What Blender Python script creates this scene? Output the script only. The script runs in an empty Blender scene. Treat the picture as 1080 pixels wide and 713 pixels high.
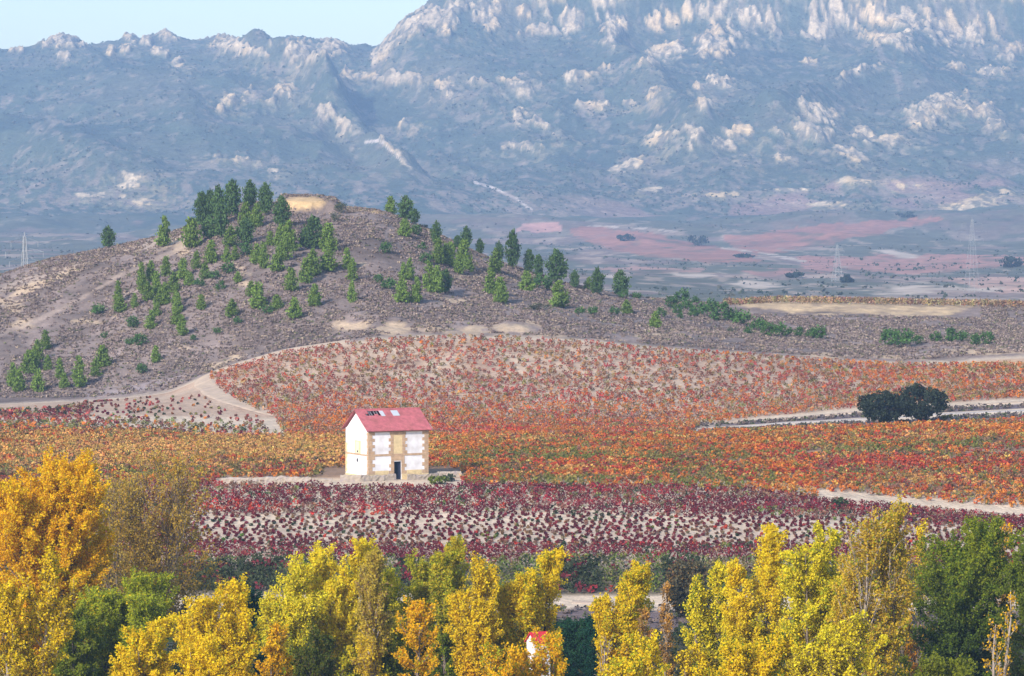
import bpy, math, random
import numpy as np

SC = bpy.context.scene
COL = SC.collection
R = math.radians
rng = np.random.default_rng(7)

# ---------------------------------------------------------------- camera model
F = 4050.0                      # focal length in photo pixels (1080 wide)
ZC = 50.0                       # eye height
PITCH = math.atan((356.5 - 215.0) / F)
CP, SP = math.cos(PITCH), math.sin(PITCH)

def z_of(py, d):
    """height of the point seen at photo row py at forward distance d"""
    t = (356.5 - np.asarray(py, float)) / F
    return ZC + d * (-SP + t * CP) / (CP + t * SP)

def row_of(z, d):
    e = (np.asarray(z, float) - ZC) / d
    t = (e * CP + SP) / (CP - e * SP)
    return 356.5 - F * t

# ---------------------------------------------------------------- noise
def _hash(ix, iy, seed):
    h = (ix.astype(np.int64) * 374761393 + iy.astype(np.int64) * 668265263 + seed * 1442695041) & 0xFFFFFFFF
    h = ((h ^ (h >> 13)) * 1274126177) & 0xFFFFFFFF
    h = ((h ^ (h >> 16)) * 2246822519) & 0xFFFFFFFF
    h = h ^ (h >> 15)
    return (h & 0xFFFFFF) / float(0xFFFFFF)

def vnoise(x, y, seed=0):
    x = np.asarray(x, float); y = np.asarray(y, float)
    ix = np.floor(x); iy = np.floor(y)
    fx = x - ix; fy = y - iy
    fx = fx * fx * fx * (fx * (fx * 6 - 15) + 10); fy = fy * fy * fy * (fy * (fy * 6 - 15) + 10)
    a = _hash(ix, iy, seed); b = _hash(ix + 1, iy, seed)
    c = _hash(ix, iy + 1, seed); d = _hash(ix + 1, iy + 1, seed)
    return (a + (b - a) * fx) * (1 - fy) + (c + (d - c) * fx) * fy

def fbm(x, y, seed=0, octv=4, gain=0.5):
    s = 0.0; amp = 1.0; tot = 0.0
    for o in range(octv):
        s = s + amp * vnoise(x * 2 ** o + 17.3 * o, y * 2 ** o - 9.1 * o, seed + o)
        tot += amp; amp *= gain
    return s / tot

def ridged(x, y, seed=0, octv=4):
    s = 0.0; amp = 1.0; tot = 0.0
    for o in range(octv):
        n = 1 - np.abs(2 * vnoise(x * 2 ** o + 5.7 * o, y * 2 ** o + 3.3 * o, seed + o) - 1)
        s = s + amp * n * n; tot += amp; amp *= 0.5
    return s / tot

def sstep(a, b, x):
    t = np.clip((x - a) / (b - a), 0, 1)
    return t * t * (3 - 2 * t)

# ---------------------------------------------------------------- mesh helpers
def mesh(name, V, Fq, C=None, mat=None, parent=None, smooth=False, mats=None, midx=None):
    """Fq: (n,k) int array or list of face tuples"""
    me = bpy.data.meshes.new(name)
    V = np.asarray(V, np.float32).reshape(-1, 3)
    if isinstance(Fq, np.ndarray):
        n, k = Fq.shape
        me.vertices.add(len(V)); me.vertices.foreach_set('co', V.ravel())
        me.loops.add(n * k); me.loops.foreach_set('vertex_index', Fq.astype(np.int32).ravel())
        me.polygons.add(n); me.polygons.foreach_set('loop_start', np.arange(0, n * k, k, dtype=np.int32))
        if smooth: me.polygons.foreach_set('use_smooth', np.ones(n, dtype=bool))
        me.update(calc_edges=True)
    else:
        me.from_pydata([tuple(map(float, v)) for v in V], [], [tuple(f) for f in Fq])
        if smooth:
            for p in me.polygons: p.use_smooth = True
    if C is not None:
        ca = me.color_attributes.new('Col', 'FLOAT_COLOR', 'POINT')
        CC = np.ones((len(V), 4), np.float32); CC[:, :3] = C
        ca.data.foreach_set('color', CC.ravel())
    if mat: me.materials.append(mat)
    o = bpy.data.objects.new(name, me); COL.objects.link(o)
    if parent: o.parent = parent
    return o

def tag(o, label=None, cat=None, group=None, kind=None):
    if label: o['label'] = label
    if cat: o['category'] = cat
    if group: o['group'] = group
    if kind: o['kind'] = kind
    return o

def empty(name, loc, rz=0.0):
    o = bpy.data.objects.new(name, None); COL.objects.link(o)
    o.location = loc; o.rotation_euler = (0, 0, rz); o.empty_display_size = 0.5
    return o

class MB:
    """collects boxes, prisms and tubes for one mesh"""
    def __init__(s): s.v = []; s.f = []; s.n = 0; s.c = []
    def add(s, V, Fs, c=None):
        V = np.asarray(V, float); s.v.append(V)
        s.f += [tuple(i + s.n for i in f) for f in Fs]; s.n += len(V)
        s.c.append(np.tile(np.asarray(c if c is not None else (1, 1, 1), float), (len(V), 1)))
    def box(s, x0, x1, y0, y1, z0, z1, c=None):
        V = [(x0,y0,z0),(x1,y0,z0),(x1,y1,z0),(x0,y1,z0),(x0,y0,z1),(x1,y0,z1),(x1,y1,z1),(x0,y1,z1)]
        s.add(V, [(0,3,2,1),(4,5,6,7),(0,1,5,4),(1,2,6,5),(2,3,7,6),(3,0,4,7)], c)
    def hexa(s, P, c=None):
        s.add(P, [(0,3,2,1),(4,5,6,7),(0,1,5,4),(1,2,6,5),(2,3,7,6),(3,0,4,7)], c)
    def tube(s, pts, rad, k=5, c=None):
        pts = np.asarray(pts, float); n = len(pts)
        rad = np.broadcast_to(np.asarray(rad, float), (n,))
        T = np.gradient(pts, axis=0); T /= np.linalg.norm(T, axis=1)[:, None] + 1e-9
        ref = np.array([1.0, 0, 0]) if abs(T[0][0]) < 0.8 else np.array([0, 1.0, 0])
        A = np.cross(T, ref); A /= np.linalg.norm(A, axis=1)[:, None] + 1e-9
        B = np.cross(T, A)
        an = np.arange(k) * 2 * math.pi / k
        V = pts[:, None, :] + rad[:, None, None] * (np.cos(an)[None, :, None] * A[:, None, :] + np.sin(an)[None, :, None] * B[:, None, :])
        Fs = []
        for i in range(n - 1):
            for j in range(k):
                Fs.append((i*k+j, i*k+(j+1) % k, (i+1)*k+(j+1) % k, (i+1)*k+j))
        Fs.append(tuple(range(k))[::-1]); Fs.append(tuple((n-1)*k+j for j in range(k)))
        s.add(V.reshape(-1, 3), Fs, c)
    def build(s, name, mat, parent=None, smooth=False, col=False):
        return mesh(name, np.concatenate(s.v), s.f, np.concatenate(s.c) if col else None, mat, parent, smooth)

# ---------------------------------------------------------------- materials
def new_mat(name):
    m = bpy.data.materials.new(name); m.use_nodes = True
    nt = m.node_tree; nt.nodes.clear()
    out = nt.nodes.new('ShaderNodeOutputMaterial')
    return m, nt, out

def N(nt, t, **kw):
    n = nt.nodes.new(t)
    for k, v in kw.items(): setattr(n, k, v)
    return n

def mat_attr(name, rough=0.9, noise=((1.0, 0.25),), bump=0.0, bump_scale=1.0, spec=0.1):
    """vertex colour times procedural mottling"""
    m, nt, out = new_mat(name)
    a = N(nt, 'ShaderNodeAttribute', attribute_name='Col')
    tc = N(nt, 'ShaderNodeTexCoord')
    cur = a.outputs['Color']
    for sc, amt in noise:
        nz = N(nt, 'ShaderNodeTexNoise'); nz.inputs['Scale'].default_value = sc; nz.inputs['Detail'].default_value = 5
        nz.inputs['Roughness'].default_value = 0.65
        nt.links.new(tc.outputs['Object'], nz.inputs['Vector'])
        mr = N(nt, 'ShaderNodeMapRange'); mr.inputs['From Min'].default_value = 0.3; mr.inputs['From Max'].default_value = 0.7
        mr.inputs['To Min'].default_value = 1 - amt; mr.inputs['To Max'].default_value = 1 + amt
        nt.links.new(nz.outputs['Fac'], mr.inputs['Value'])
        vm = N(nt, 'ShaderNodeVectorMath', operation='SCALE')
        nt.links.new(cur, vm.inputs[0]); nt.links.new(mr.outputs['Result'], vm.inputs['Scale'])
        cur = vm.outputs['Vector']
    b = N(nt, 'ShaderNodeBsdfPrincipled'); b.inputs['Roughness'].default_value = rough
    b.inputs['Specular IOR Level'].default_value = spec
    nt.links.new(cur, b.inputs['Base Color'])
    if bump:
        nz = N(nt, 'ShaderNodeTexNoise'); nz.inputs['Scale'].default_value = bump_scale; nz.inputs['Detail'].default_value = 6
        nt.links.new(tc.outputs['Object'], nz.inputs['Vector'])
        bp = N(nt, 'ShaderNodeBump'); bp.inputs['Strength'].default_value = 1.0; bp.inputs['Distance'].default_value = bump
        nt.links.new(nz.outputs['Fac'], bp.inputs['Height']); nt.links.new(bp.outputs['Normal'], b.inputs['Normal'])
    nt.links.new(b.outputs['BSDF'], out.inputs['Surface'])
    return m

def mat_leaf(name, trans=0.3):
    m, nt, out = new_mat(name)
    a = N(nt, 'ShaderNodeAttribute', attribute_name='Col')
    d = N(nt, 'ShaderNodeBsdfDiffuse'); t = N(nt, 'ShaderNodeBsdfTranslucent')
    mx = N(nt, 'ShaderNodeMixShader'); mx.inputs['Fac'].default_value = trans
    nt.links.new(a.outputs['Color'], d.inputs['Color']); nt.links.new(a.outputs['Color'], t.inputs['Color'])
    nt.links.new(d.outputs['BSDF'], mx.inputs[1]); nt.links.new(t.outputs['BSDF'], mx.inputs[2])
    nt.links.new(mx.outputs['Shader'], out.inputs['Surface'])
    return m

def mat_plain(name, c, rough=0.85, var=0.15, scale=3.0, bump=0.0, bump_scale=8.0, c2=None, c2_scale=1.0, spec=0.2):
    m, nt, out = new_mat(name)
    tc = N(nt, 'ShaderNodeTexCoord')
    nz = N(nt, 'ShaderNodeTexNoise'); nz.inputs['Scale'].default_value = scale; nz.inputs['Detail'].default_value = 6
    nt.links.new(tc.outputs['Object'], nz.inputs['Vector'])
    rgb = N(nt, 'ShaderNodeRGB'); rgb.outputs[0].default_value = (*c, 1)
    cur = rgb.outputs[0]
    if c2 is not None:
        n2 = N(nt, 'ShaderNodeTexNoise'); n2.inputs['Scale'].default_value = c2_scale; n2.inputs['Detail'].default_value = 4
        nt.links.new(tc.outputs['Object'], n2.inputs['Vector'])
        cr = N(nt, 'ShaderNodeMapRange'); cr.inputs['From Min'].default_value = 0.45; cr.inputs['From Max'].default_value = 0.7
        nt.links.new(n2.outputs['Fac'], cr.inputs['Value'])
        mx = N(nt, 'ShaderNodeMixRGB'); mx.inputs['Color2'].default_value = (*c2, 1)
        nt.links.new(cr.outputs['Result'], mx.inputs['Fac']); nt.links.new(cur, mx.inputs['Color1']); cur = mx.outputs['Color']
    mr = N(nt, 'ShaderNodeMapRange'); mr.inputs['From Min'].default_value = 0.3; mr.inputs['From Max'].default_value = 0.7
    mr.inputs['To Min'].default_value = 1 - var; mr.inputs['To Max'].default_value = 1 + var
    nt.links.new(nz.outputs['Fac'], mr.inputs['Value'])
    vm = N(nt, 'ShaderNodeVectorMath', operation='SCALE')
    nt.links.new(cur, vm.inputs[0]); nt.links.new(mr.outputs['Result'], vm.inputs['Scale'])
    b = N(nt, 'ShaderNodeBsdfPrincipled'); b.inputs['Roughness'].default_value = rough; b.inputs['Specular IOR Level'].default_value = spec
    nt.links.new(vm.outputs['Vector'], b.inputs['Base Color'])
    if bump:
        nb = N(nt, 'ShaderNodeTexNoise'); nb.inputs['Scale'].default_value = bump_scale; nb.inputs['Detail'].default_value = 5
        nt.links.new(tc.outputs['Object'], nb.inputs['Vector'])
        bp = N(nt, 'ShaderNodeBump'); bp.inputs['Distance'].default_value = bump
        nt.links.new(nb.outputs['Fac'], bp.inputs['Height']); nt.links.new(bp.outputs['Normal'], b.inputs['Normal'])
    nt.links.new(b.outputs['BSDF'], out.inputs['Surface'])
    return m

M_GROUND = mat_attr('earth', noise=((0.35, 0.16), (2.2, 0.18)), bump=0.25, bump_scale=1.2)
M_VALLEY = mat_attr('valley_earth', noise=((0.02, 0.22), (0.12, 0.22)))
M_MOUNT = mat_attr('mountain_rock_and_scrub', noise=((0.018, 0.15), (0.07, 0.18), (0.22, 0.30)), bump=3.5, bump_scale=0.12)
M_LEAF = mat_leaf('leaves', 0.45)
M_NEEDLE = mat_leaf('needles', 0.12)
M_VINE = mat_leaf('vine_leaves', 0.18)
M_SCRUB = mat_leaf('dry_twigs', 0.1)
M_BARK = mat_plain('bark', (0.16, 0.125, 0.10), var=0.3, scale=2.0)
M_PALEBARK = mat_plain('pale_bark', (0.29, 0.24, 0.20), var=0.2, scale=2.0)
M_DARKBARK = mat_plain('dark_bark', (0.05, 0.043, 0.04), var=0.3, scale=2.0)

# ---------------------------------------------------------------- terrain tables
def line(d, pts, z=None):
    xs = [p[0] for p in pts]; ys = [p[1] for p in pts]
    return (d, xs, ys, z)

A_ALL = np.arange(-450, 1531, 3.0)

def smooth1(a, k):
    ker = np.hanning(k + 2)[1:-1]; ker /= ker.sum()
    return np.convolve(np.pad(a, k // 2, mode='edge'), ker, mode='valid')

SKY = [(-450,330),(-120,318),(0,291),(30,281),(60,272),(110,263),(140,256),(180,247),(205,238),(235,224),(265,213),(300,217),(340,217),
       (362,220),(395,221),(420,228),(440,238),(470,252),(500,266),(530,279),(560,288),(600,301),(650,311),(700,317),(740,320),(775,322),(820,319),(1080,324),(1530,324)]

# each entry: forward distance (number or px-list), photo row per column
LINES = [
    (-100, None, 10.0), (150, None, 10.5), (330, None, 9.0), (366, None, 8.6),
    (372, [(-450,662),(540,664),(1530,668)], None),
    (383, [(-450,640),(540,640),(1530,646)], None),
    (389, [(-450,629),(540,629),(1530,636)], None),
    (407, [(-450,592),(200,592),(700,592),(900,596),(1530,606)], None),
    (440, [(-450,538),(200,538),(600,538),(800,542),(900,548),(1080,560),(1530,566)], None),
    (456, [(-450,512),(200,513),(350,513),(480,513),(700,516),(800,520),(900,532),(1080,546),(1530,556)], None),
    (461, [(-450,507),(200,508),(350,508.5),(480,508.5),(700,509),(800,514),(900,524),(1080,537),(1530,548)], None),
    (474, [(-450,497),(200,498),(350,499),(480,499),(700,498),(800,501),(900,507),(1080,517),(1530,526)], None),
    (552, [(-450,452),(0,454),(200,460),(400,463),(600,461),(700,458),(800,454.5),(900,450.5),(1000,447),(1080,444),(1530,438)], None),
    (572, [(-450,449),(0,450),(200,457),(400,459),(600,457),(700,455),(800,451),(900,444.5),(1000,439),(1080,436.5),(1530,430)], None),
    (578, [(-450,447),(0,448),(200,453),(400,455),(600,455),(700,453),(800,448.5),(900,441),(1000,435),(1080,432),(1530,425)], None),
    (592, [(-450,441),(0,443),(200,445),(400,447),(600,448),(700,449),(800,444),(900,436),(1000,429.5),(1080,425.5),(1530,418)], None),
    (596, [(-450,439),(0,441),(200,442),(400,445),(600,446),(700,447),(800,442),(900,433.5),(1000,427),(1080,423),(1530,415)], None),
    (635, [(-450,431),(0,432),(120,426),(200,419),(260,412),(400,402),(600,404),(800,408),(900,408),(1080,402),(1530,400)], None),
    (672, [(-450,428),(0,426),(100,422),(180,414),(212,398),(250,385),(300,371),(400,357),(500,353.5),(600,358.5),(700,367),(800,374),(900,381),(960,383),(1080,376),(1530,372)], None),
    (684, [(-450,424),(0,420),(100,412),(200,395),(300,362),(400,345),(480,343),(560,343),(640,353),(700,359),(800,366),(900,373),(1080,367),(1530,360)], None),
    (735, [(-450,385),(0,360),(60,352),(100,345),(200,310),(300,288),(400,285),(500,308),(560,320),(650,336),(750,347),(900,357),(1080,355),(1530,352)], None),
    (790, [(-450,340),(0,300),(60,280),(110,271),(180,256),(240,233),(300,227),(340,227),(395,228),(440,245),(500,272),(560,295),(600,307),(650,317),(700,326),(760,332),(820,332),(900,332.5),(1000,334),(1080,337),(1530,340)], None),
    (812, SKY, None),
    (840, [(p[0], p[1] + (2.0 if p[0] < 760 else 0.8)) for p in SKY], None),
    (960, None, 16.0),
    (1150, None, 8.0),
    (1500, [(-450,322),(500,322),(1530,330)], None),
    (2200, [(-450,286),(500,286),(1530,292)], None),
    (3000, [(-450,262),(500,259),(1530,257)], None),
    (3600, [(-450,245),(500,243),(1080,236),(1530,230)], None),
    (4000, [(-450,228),(0,226),(300,222),(480,226),(700,226),(1080,216),(1530,208)], None),
    (4250, [(-450,203),(0,200),(300,192),(480,202),(700,200),(1080,190),(1530,186)], None),
    (4550, [(-450,165),(0,160),(100,155),(200,148),(300,146),(400,172),(480,160),(600,150),(800,145),(1000,150),(1530,150)], None),
    (5000, [(-450,112),(0,108),(100,98),(200,92),(300,92),(380,118),(430,100),(480,88),(600,85),(800,86),(1000,92),(1530,90)], None),
    (5300, [(-450,80),(0,76),(100,72),(200,70),(300,66),(350,74),(385,76),(400,66),(430,34),(470,22),(600,35),(800,36),(1000,48),(1530,50)], None),
    (5420, [(-450,70),(0,70),(200,62),(300,56),(350,62),(385,72),(400,58),(430,20),(455,8),(475,-10),(520,-30),(600,-50),(800,-50),(1000,-35),(1530,-20)], None),
    (5560, [(-450,62),(0,64),(200,54),(300,50),(350,54),(385,70),(400,62),(430,24),(470,-12),(520,-38),(600,-62),(800,-62),(1000,-45),(1530,-25)], None),
    (5850, [(-450,56),(0,52),(25,52),(42,50),(55,40),(66,36),(80,42),(95,49),(125,44),(137,37),(150,41),(178,35),(200,44),(222,43),(240,39),(262,47),(285,43),(305,39),(345,44),(375,48),(400,49),(430,52),(600,-20),(1530,0)], None),
    (6500, None, 150.0),
]
DK = np.array([l[0] for l in LINES], float)
ZK = np.zeros((len(LINES), len(A_ALL)))
for i, (d, pts, zz) in enumerate(LINES):
    if pts is None: ZK[i] = zz
    else:
        p = np.interp(A_ALL, [q[0] for q in pts], [q[1] for q in pts])
        if d < 5400: p = smooth1(p, 13)
        ZK[i] = z_of(p, d)

def pchip(xk, YK, x):
    """monotone cubic along axis 0 for all columns"""
    h = np.diff(xk)[:, None]; dl = np.diff(YK, axis=0) / h
    m = np.zeros_like(YK)
    w1 = 2 * h[1:] + h[:-1]; w2 = h[1:] + 2 * h[:-1]
    ok = dl[:-1] * dl[1:] > 0
    with np.errstate(divide='ignore', invalid='ignore'):
        hm = (w1 + w2) / (w1 / dl[:-1] + w2 / dl[1:])
    m[1:-1] = np.where(ok, hm, 0); m[0] = dl[0]; m[-1] = dl[-1]
    k = np.clip(np.searchsorted(xk, x, side='right') - 1, 0, len(xk) - 2)
    H = (xk[k + 1] - xk[k])[:, None]; t = ((x - xk[k]) / (xk[k + 1] - xk[k]))[:, None]
    y0 = YK[k]; y1 = YK[k + 1]; m0 = m[k] * H; m1 = m[k + 1] * H
    return (2*t**3 - 3*t**2 + 1) * y0 + (t**3 - 2*t**2 + t) * m0 + (-2*t**3 + 3*t**2) * y1 + (t**3 - t**2) * m1

def width_at(y): return np.maximum(y, 220.0)       # the sheet keeps a minimum width near the viewer

class Sheet:
    def __init__(s, ys, cols=A_ALL):
        s.ys = np.asarray(ys, float); s.a = cols
        z = pchip(DK, ZK, s.ys)
        s.Z = z if cols is A_ALL else np.stack([np.interp(cols, A_ALL, r) for r in z])
        s.A, s.Y = np.meshgrid(s.a, s.ys)
        s.X = (s.A - 540) / F * width_at(s.Y)
    def rows(s): return row_of(s.Z, np.maximum(s.Y, 1.0))
    def build(s, name, mat, C):
        nr, nc = s.Z.shape
        V = np.stack([s.X, s.Y, s.Z], -1).reshape(-1, 3)
        i = np.arange(nr * nc).reshape(nr, nc)
        Q = np.stack([i[:-1, :-1], i[:-1, 1:], i[1:, 1:], i[1:, :-1]], -1).reshape(-1, 4)
        return mesh(name, V, Q, C.reshape(-1, 3), mat, None, True)
    def z(s, x, y):
        x = np.asarray(x, float); y = np.asarray(y, float)
        a = x / width_at(y) * F + 540
        fi = np.interp(y, s.ys, np.arange(len(s.ys))); fj = np.interp(a, s.a, np.arange(len(s.a)))
        i = np.clip(np.floor(fi).astype(int), 0, len(s.ys) - 2); j = np.clip(np.floor(fj).astype(int), 0, len(s.a) - 2)
        u = fi - i; v = fj - j; Z = s.Z
        return (Z[i, j]*(1-v) + Z[i, j+1]*v) * (1-u) + (Z[i+1, j]*(1-v) + Z[i+1, j+1]*v) * u

def blob(A, P, items, nz, soft=0.35):
    """mask of ragged ellipses given as (px, row, rx, ry[, tilt degrees])"""
    M = np.zeros_like(A)
    for it in items:
        cx, cy, rx, ry = it[:4]; t = R(it[4]) if len(it) > 4 else 0.0
        sel = (np.abs(A - cx) < (rx + ry) * 1.8) & (np.abs(P - cy) < (rx + ry) * 1.8)
        if not sel.any(): continue
        u = (A[sel] - cx) * math.cos(t) + (P[sel] - cy) * math.sin(t)
        v = -(A[sel] - cx) * math.sin(t) + (P[sel] - cy) * math.cos(t)
        r = np.sqrt((u / rx) ** 2 + (v / ry) ** 2) + nz[sel]
        M[sel] = np.maximum(M[sel], 1 - sstep(1 - soft, 1 + soft * 0.4, r))
    return M

def band(A, P, poly, half, nz=0.0):
    """mask along a polyline in photo coordinates, half-width in rows"""
    p = np.interp(A, [q[0] for q in poly], [q[1] for q in poly], left=-9999, right=-9999)
    return 1 - sstep(half * 0.6, half * 1.3, np.abs(P - p) + nz)

def inside(A, P, poly):
    res = np.zeros(A.shape, bool); n = len(poly)
    for i in range(n):
        x0, y0 = poly[i]; x1, y1 = poly[(i + 1) % n]
        if y0 == y1: continue
        c = ((P >= min(y0, y1)) & (P < max(y0, y1)))
        res ^= c & (A < x0 + (P - y0) * (x1 - x0) / (y1 - y0))
    return res

def mixc(C, m, col):
    C += m[..., None] * (np.asarray(col) - C)

# ---------------------------------------------------------------- ground sheet
ys = np.concatenate([np.arange(-100, 330, 12.0), np.arange(330, 480, 0.9), np.arange(480, 690, 1.1), np.arange(690, 850, 0.9), np.arange(850, 1001, 6.0)])
ys[-1] = 1000.0
G = Sheet(ys)
hillm = sstep(672, 700, G.Y) * (1 - sstep(840, 900, G.Y))
gul = (ridged((G.X + 0.35 * G.Y) / 34, G.Y / 60, 3, 3) - 0.4) * 1.7 + (fbm(G.X / 9, G.Y / 9, 8, 4) - 0.5) * 1.3
crestfade = 1 - 0.75 * sstep(775, 800, G.Y)
G.Z += hillm * gul * crestfade * np.where(G.A < 700, 1.0, 0.5)
# sandy cut below the summit
cutn = 5 * (fbm(G.X / 4, G.Y / 9, 15, 3) - 0.5)
G.Z += 2.1 * sstep(795, 797.5, G.Y + cutn) * (1 - sstep(812, 830, G.Y)) * sstep(290, 299, G.A + cutn) * (1 - sstep(352, 364, G.A + cutn))
# eroded scarps at the foot of the hill
scm = sstep(340, 380, G.A) * (1 - sstep(560, 600, G.A))
G.Z += scm * (fbm(G.X / 5, G.Y / 5, 30, 3) - 0.5) * 1.6 * sstep(674, 680, G.Y) * (1 - sstep(688, 694, G.Y))
fieldm = sstep(385, 400, G.Y) * (1 - sstep(660, 680, G.Y))
G.Z += fieldm * (fbm(G.X / 14, G.Y / 14, 12, 3) - 0.5) * 0.5
G.P = G.rows()
A, P = G.A, G.P
n1 = fbm(G.X / 6, G.Y / 10, 21, 4) - 0.5
n2 = fbm(G.X / 2.2, G.Y / 3.5, 22, 3) - 0.5
n3 = fbm((G.X + 0.3 * G.Y) / 7, G.Y / 3.0, 27, 4) - 0.5
SOIL = np.array((0.55, 0.44, 0.325))
C = np.tile(SOIL, A.shape + (1,)).astype(float)
# dark bank and river terrace
mixc(C, 1 - sstep(369, 374, G.Y), (0.075, 0.075, 0.045))
mixc(C, sstep(370, 374, G.Y) * (1 - sstep(381, 383, G.Y + n2 * 3)), (0.15, 0.115, 0.115))
mixc(C, sstep(389, 391, G.Y) * (1 - sstep(402, 408, G.Y + n1 * 6)), (0.16, 0.13, 0.09))
mixc(C, sstep(402, 408, G.Y) * (1 - sstep(424, 434, G.Y + n1 * 20)) * 0.25, (0.30, 0.2, 0.17))
mixc(C, sstep(463, 470, G.Y) * (1 - sstep(548, 556, G.Y)) * 0.85, (0.24, 0.135, 0.075))
up = sstep(598, 602, G.Y) * (1 - sstep(668, 672, G.Y))
mixc(C, up * (0.75 + n1), (0.38, 0.26, 0.185))
# verge strips beside the road
mixc(C, sstep(556, 560, G.Y) * (1 - sstep(569, 571, G.Y)) * sstep(640, 700, A), (0.15, 0.125, 0.125))
mixc(C, sstep(579, 581, G.Y) * (1 - sstep(590, 592, G.Y)) * sstep(720, 780, A), (0.15, 0.115, 0.12))
mixc(C, blob(A, P, [(960, 431, 28, 3.2, -3)], n2 * 0.6), (0.46, 0.35, 0.30))
# dry grass at the upper right
mixc(C, blob(A, P, [(1060, 388, 95, 9, -4)], n1 * 0.7), (0.48, 0.31, 0.17))
# hill
H = sstep(670, 676, G.Y + n2 * 5)
hc = np.array((0.19, 0.148, 0.132)) * (1 + 1.1 * n1[..., None] + 0.7 * n3[..., None]) * np.array((1, 1, 1))
C = C * (1 - H[..., None]) + H[..., None] * hc
SAND = (0.43, 0.325, 0.225)
mixc(C, blob(A, P, [(318, 214, 26, 8), (372, 219, 16, 4), (398, 222, 9, 4)], n2 * 0.6), (0.52, 0.36, 0.19))
mixc(C, H * blob(A, P, [(368, 343, 24, 7), (415, 347, 28, 6), (455, 347, 22, 6), (500, 348, 20, 7), (545, 346, 34, 9), (580, 351, 16, 5), (690, 356, 18, 5),
     (880, 375, 40, 3), (940, 377, 40, 3), (1040, 371, 50, 4), (480, 318, 20, 3), (497, 292, 16, 3), (383, 279, 6, 3), (765, 352, 6, 4),
     (25, 343, 14, 8), (40, 300, 50, 5, -25), (10, 320, 20, 8), (140, 263, 14, 4, -15), (187, 253, 22, 4, -22), (193, 262, 9, 7), (255, 284, 10, 4, 25), (165, 256, 10, 4),
     (260, 300, 8, 3), (195, 367, 10, 4), (246, 376, 12, 5), (225, 385, 12, 4), (95, 340, 14, 3)], n2 * 1.7 + n1 * 0.7 + n3 * 1.0, 0.5), SAND)
mixc(C, H * band(A, P, [(0, 352), (40, 338), (80, 318), (120, 294), (150, 280), (200, 258)], 4, np.abs(n1) * 6 + np.abs(n2) * 5) * 0.5, (0.36, 0.28, 0.225))
mixc(C, H * band(A, P, [(0, 306), (60, 285), (120, 268), (200, 247)], 5, np.abs(n2) * 8) * 0.6, (0.42, 0.33, 0.26))
mixc(C, H * band(A, P, [(90, 418), (150, 408), (210, 394)], 4, np.abs(n1) * 5) * 0.6, (0.33, 0.27, 0.27))
# plateau field bank
mixc(C, sstep(-2, 5, G.Y + n2 * 9 + n1 * 12 - np.interp(A, [765, 790, 860, 950, 1000, 1045], [818, 798, 789, 788, 793, 815])) * (0.85 + n2) * sstep(765, 790, A) * (1 - sstep(1015, 1045, A)) * (1 - sstep(838, 845, G.Y)), (0.47, 0.345, 0.21))
C = np.clip(C * (1 + 0.25 * n2[..., None]), 0.01, 0.75)
g = G.build('ground', M_GROUND, C); tag(g, kind='structure')

def place(px, py, d0, d1, sheet=None):
    """first point of the sheet seen at photo position (px, py) beyond d0"""
    S = sheet or G
    d = np.arange(d0, d1, 0.5)
    x = (px - 540) / F * d * 1.0
    r = row_of(S.z(x, d), d)
    k = np.nonzero(r <= py)[0]
    k = k[0] if len(k) else int(np.argmin(np.abs(r - py)))
    return float(x[k]), float(d[k]), float(S.z(x[k], d[k]))

# ---------------------------------------------------------------- valley sheet
V_ = Sheet(np.concatenate([np.arange(1000, 2200, 5.0), np.arange(2200, 4001, 10.0)]))
V_.Z += (fbm(V_.X / 120, V_.Y / 160, 40, 4) - 0.5) * 9 * sstep(1000, 1200, V_.Y) * (1 - sstep(3800, 4000, V_.Y))
def foothills(S):
    return (fbm(S.X / 210 + 0.2 * S.Y / 210, S.Y / 300, 46, 5) - 0.5) * 42 * sstep(2700, 3500, S.Y) * (1 - sstep(4400, 5000, S.Y))
V_.Z += foothills(V_)
A, P = V_.A, V_.rows()
n1 = fbm(V_.X / 70, V_.Y / 110, 41, 4) - 0.5; n2 = fbm(V_.X / 11, V_.Y / 32, 42, 4) - 0.5
C = np.tile(np.array((0.105, 0.105, 0.075)), A.shape + (1,))
mixc(C, sstep(0.03, 0.12, n1), (0.19, 0.14, 0.115))
mixc(C, sstep(0.09, 0.22, n2 + n1 * 0.4) * 0.65, (0.36, 0.27, 0.21))
mixc(C, sstep(3300, 4000, V_.Y + n1 * 900) * np.clip(0.75 + n2 * 2.5, 0, 1), (0.062, 0.08, 0.056))
wob = n2 * 8
RED = (0.31, 0.145, 0.105)
for poly, col in [([(552, 247), (562, 237), (596, 236), (602, 247)], (0.46, 0.25, 0.21)),
                  ([(606, 240), (650, 242), (700, 249), (760, 261), (802, 270), (802, 277), (740, 277), (690, 272), (640, 262), (615, 252)], RED),
                  ([(765, 250), (880, 238), (985, 229), (1004, 234), (900, 250), (860, 262), (800, 268), (770, 262)], RED),
                  ([(845, 270), (1100, 268), (1100, 276), (960, 290), (850, 279)], (0.36, 0.18, 0.14)),
                  ([(1000, 296), (1100, 290), (1100, 312), (1040, 308)], (0.40, 0.25, 0.19)),
                  ([(780, 285), (880, 280), (880, 288), (800, 292)], (0.33, 0.17, 0.14)),
                  ([(640, 282), (740, 283), (740, 288), (640, 287)], (0.34, 0.2, 0.16))]:
    m = inside(A + n1 * 30, P + wob * 0.9 + n1 * 6, poly).astype(float)
    mixc(C, m * np.clip(0.82 + n2 * 2.2 + n1, 0.1, 0.95), np.array(col))
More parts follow.
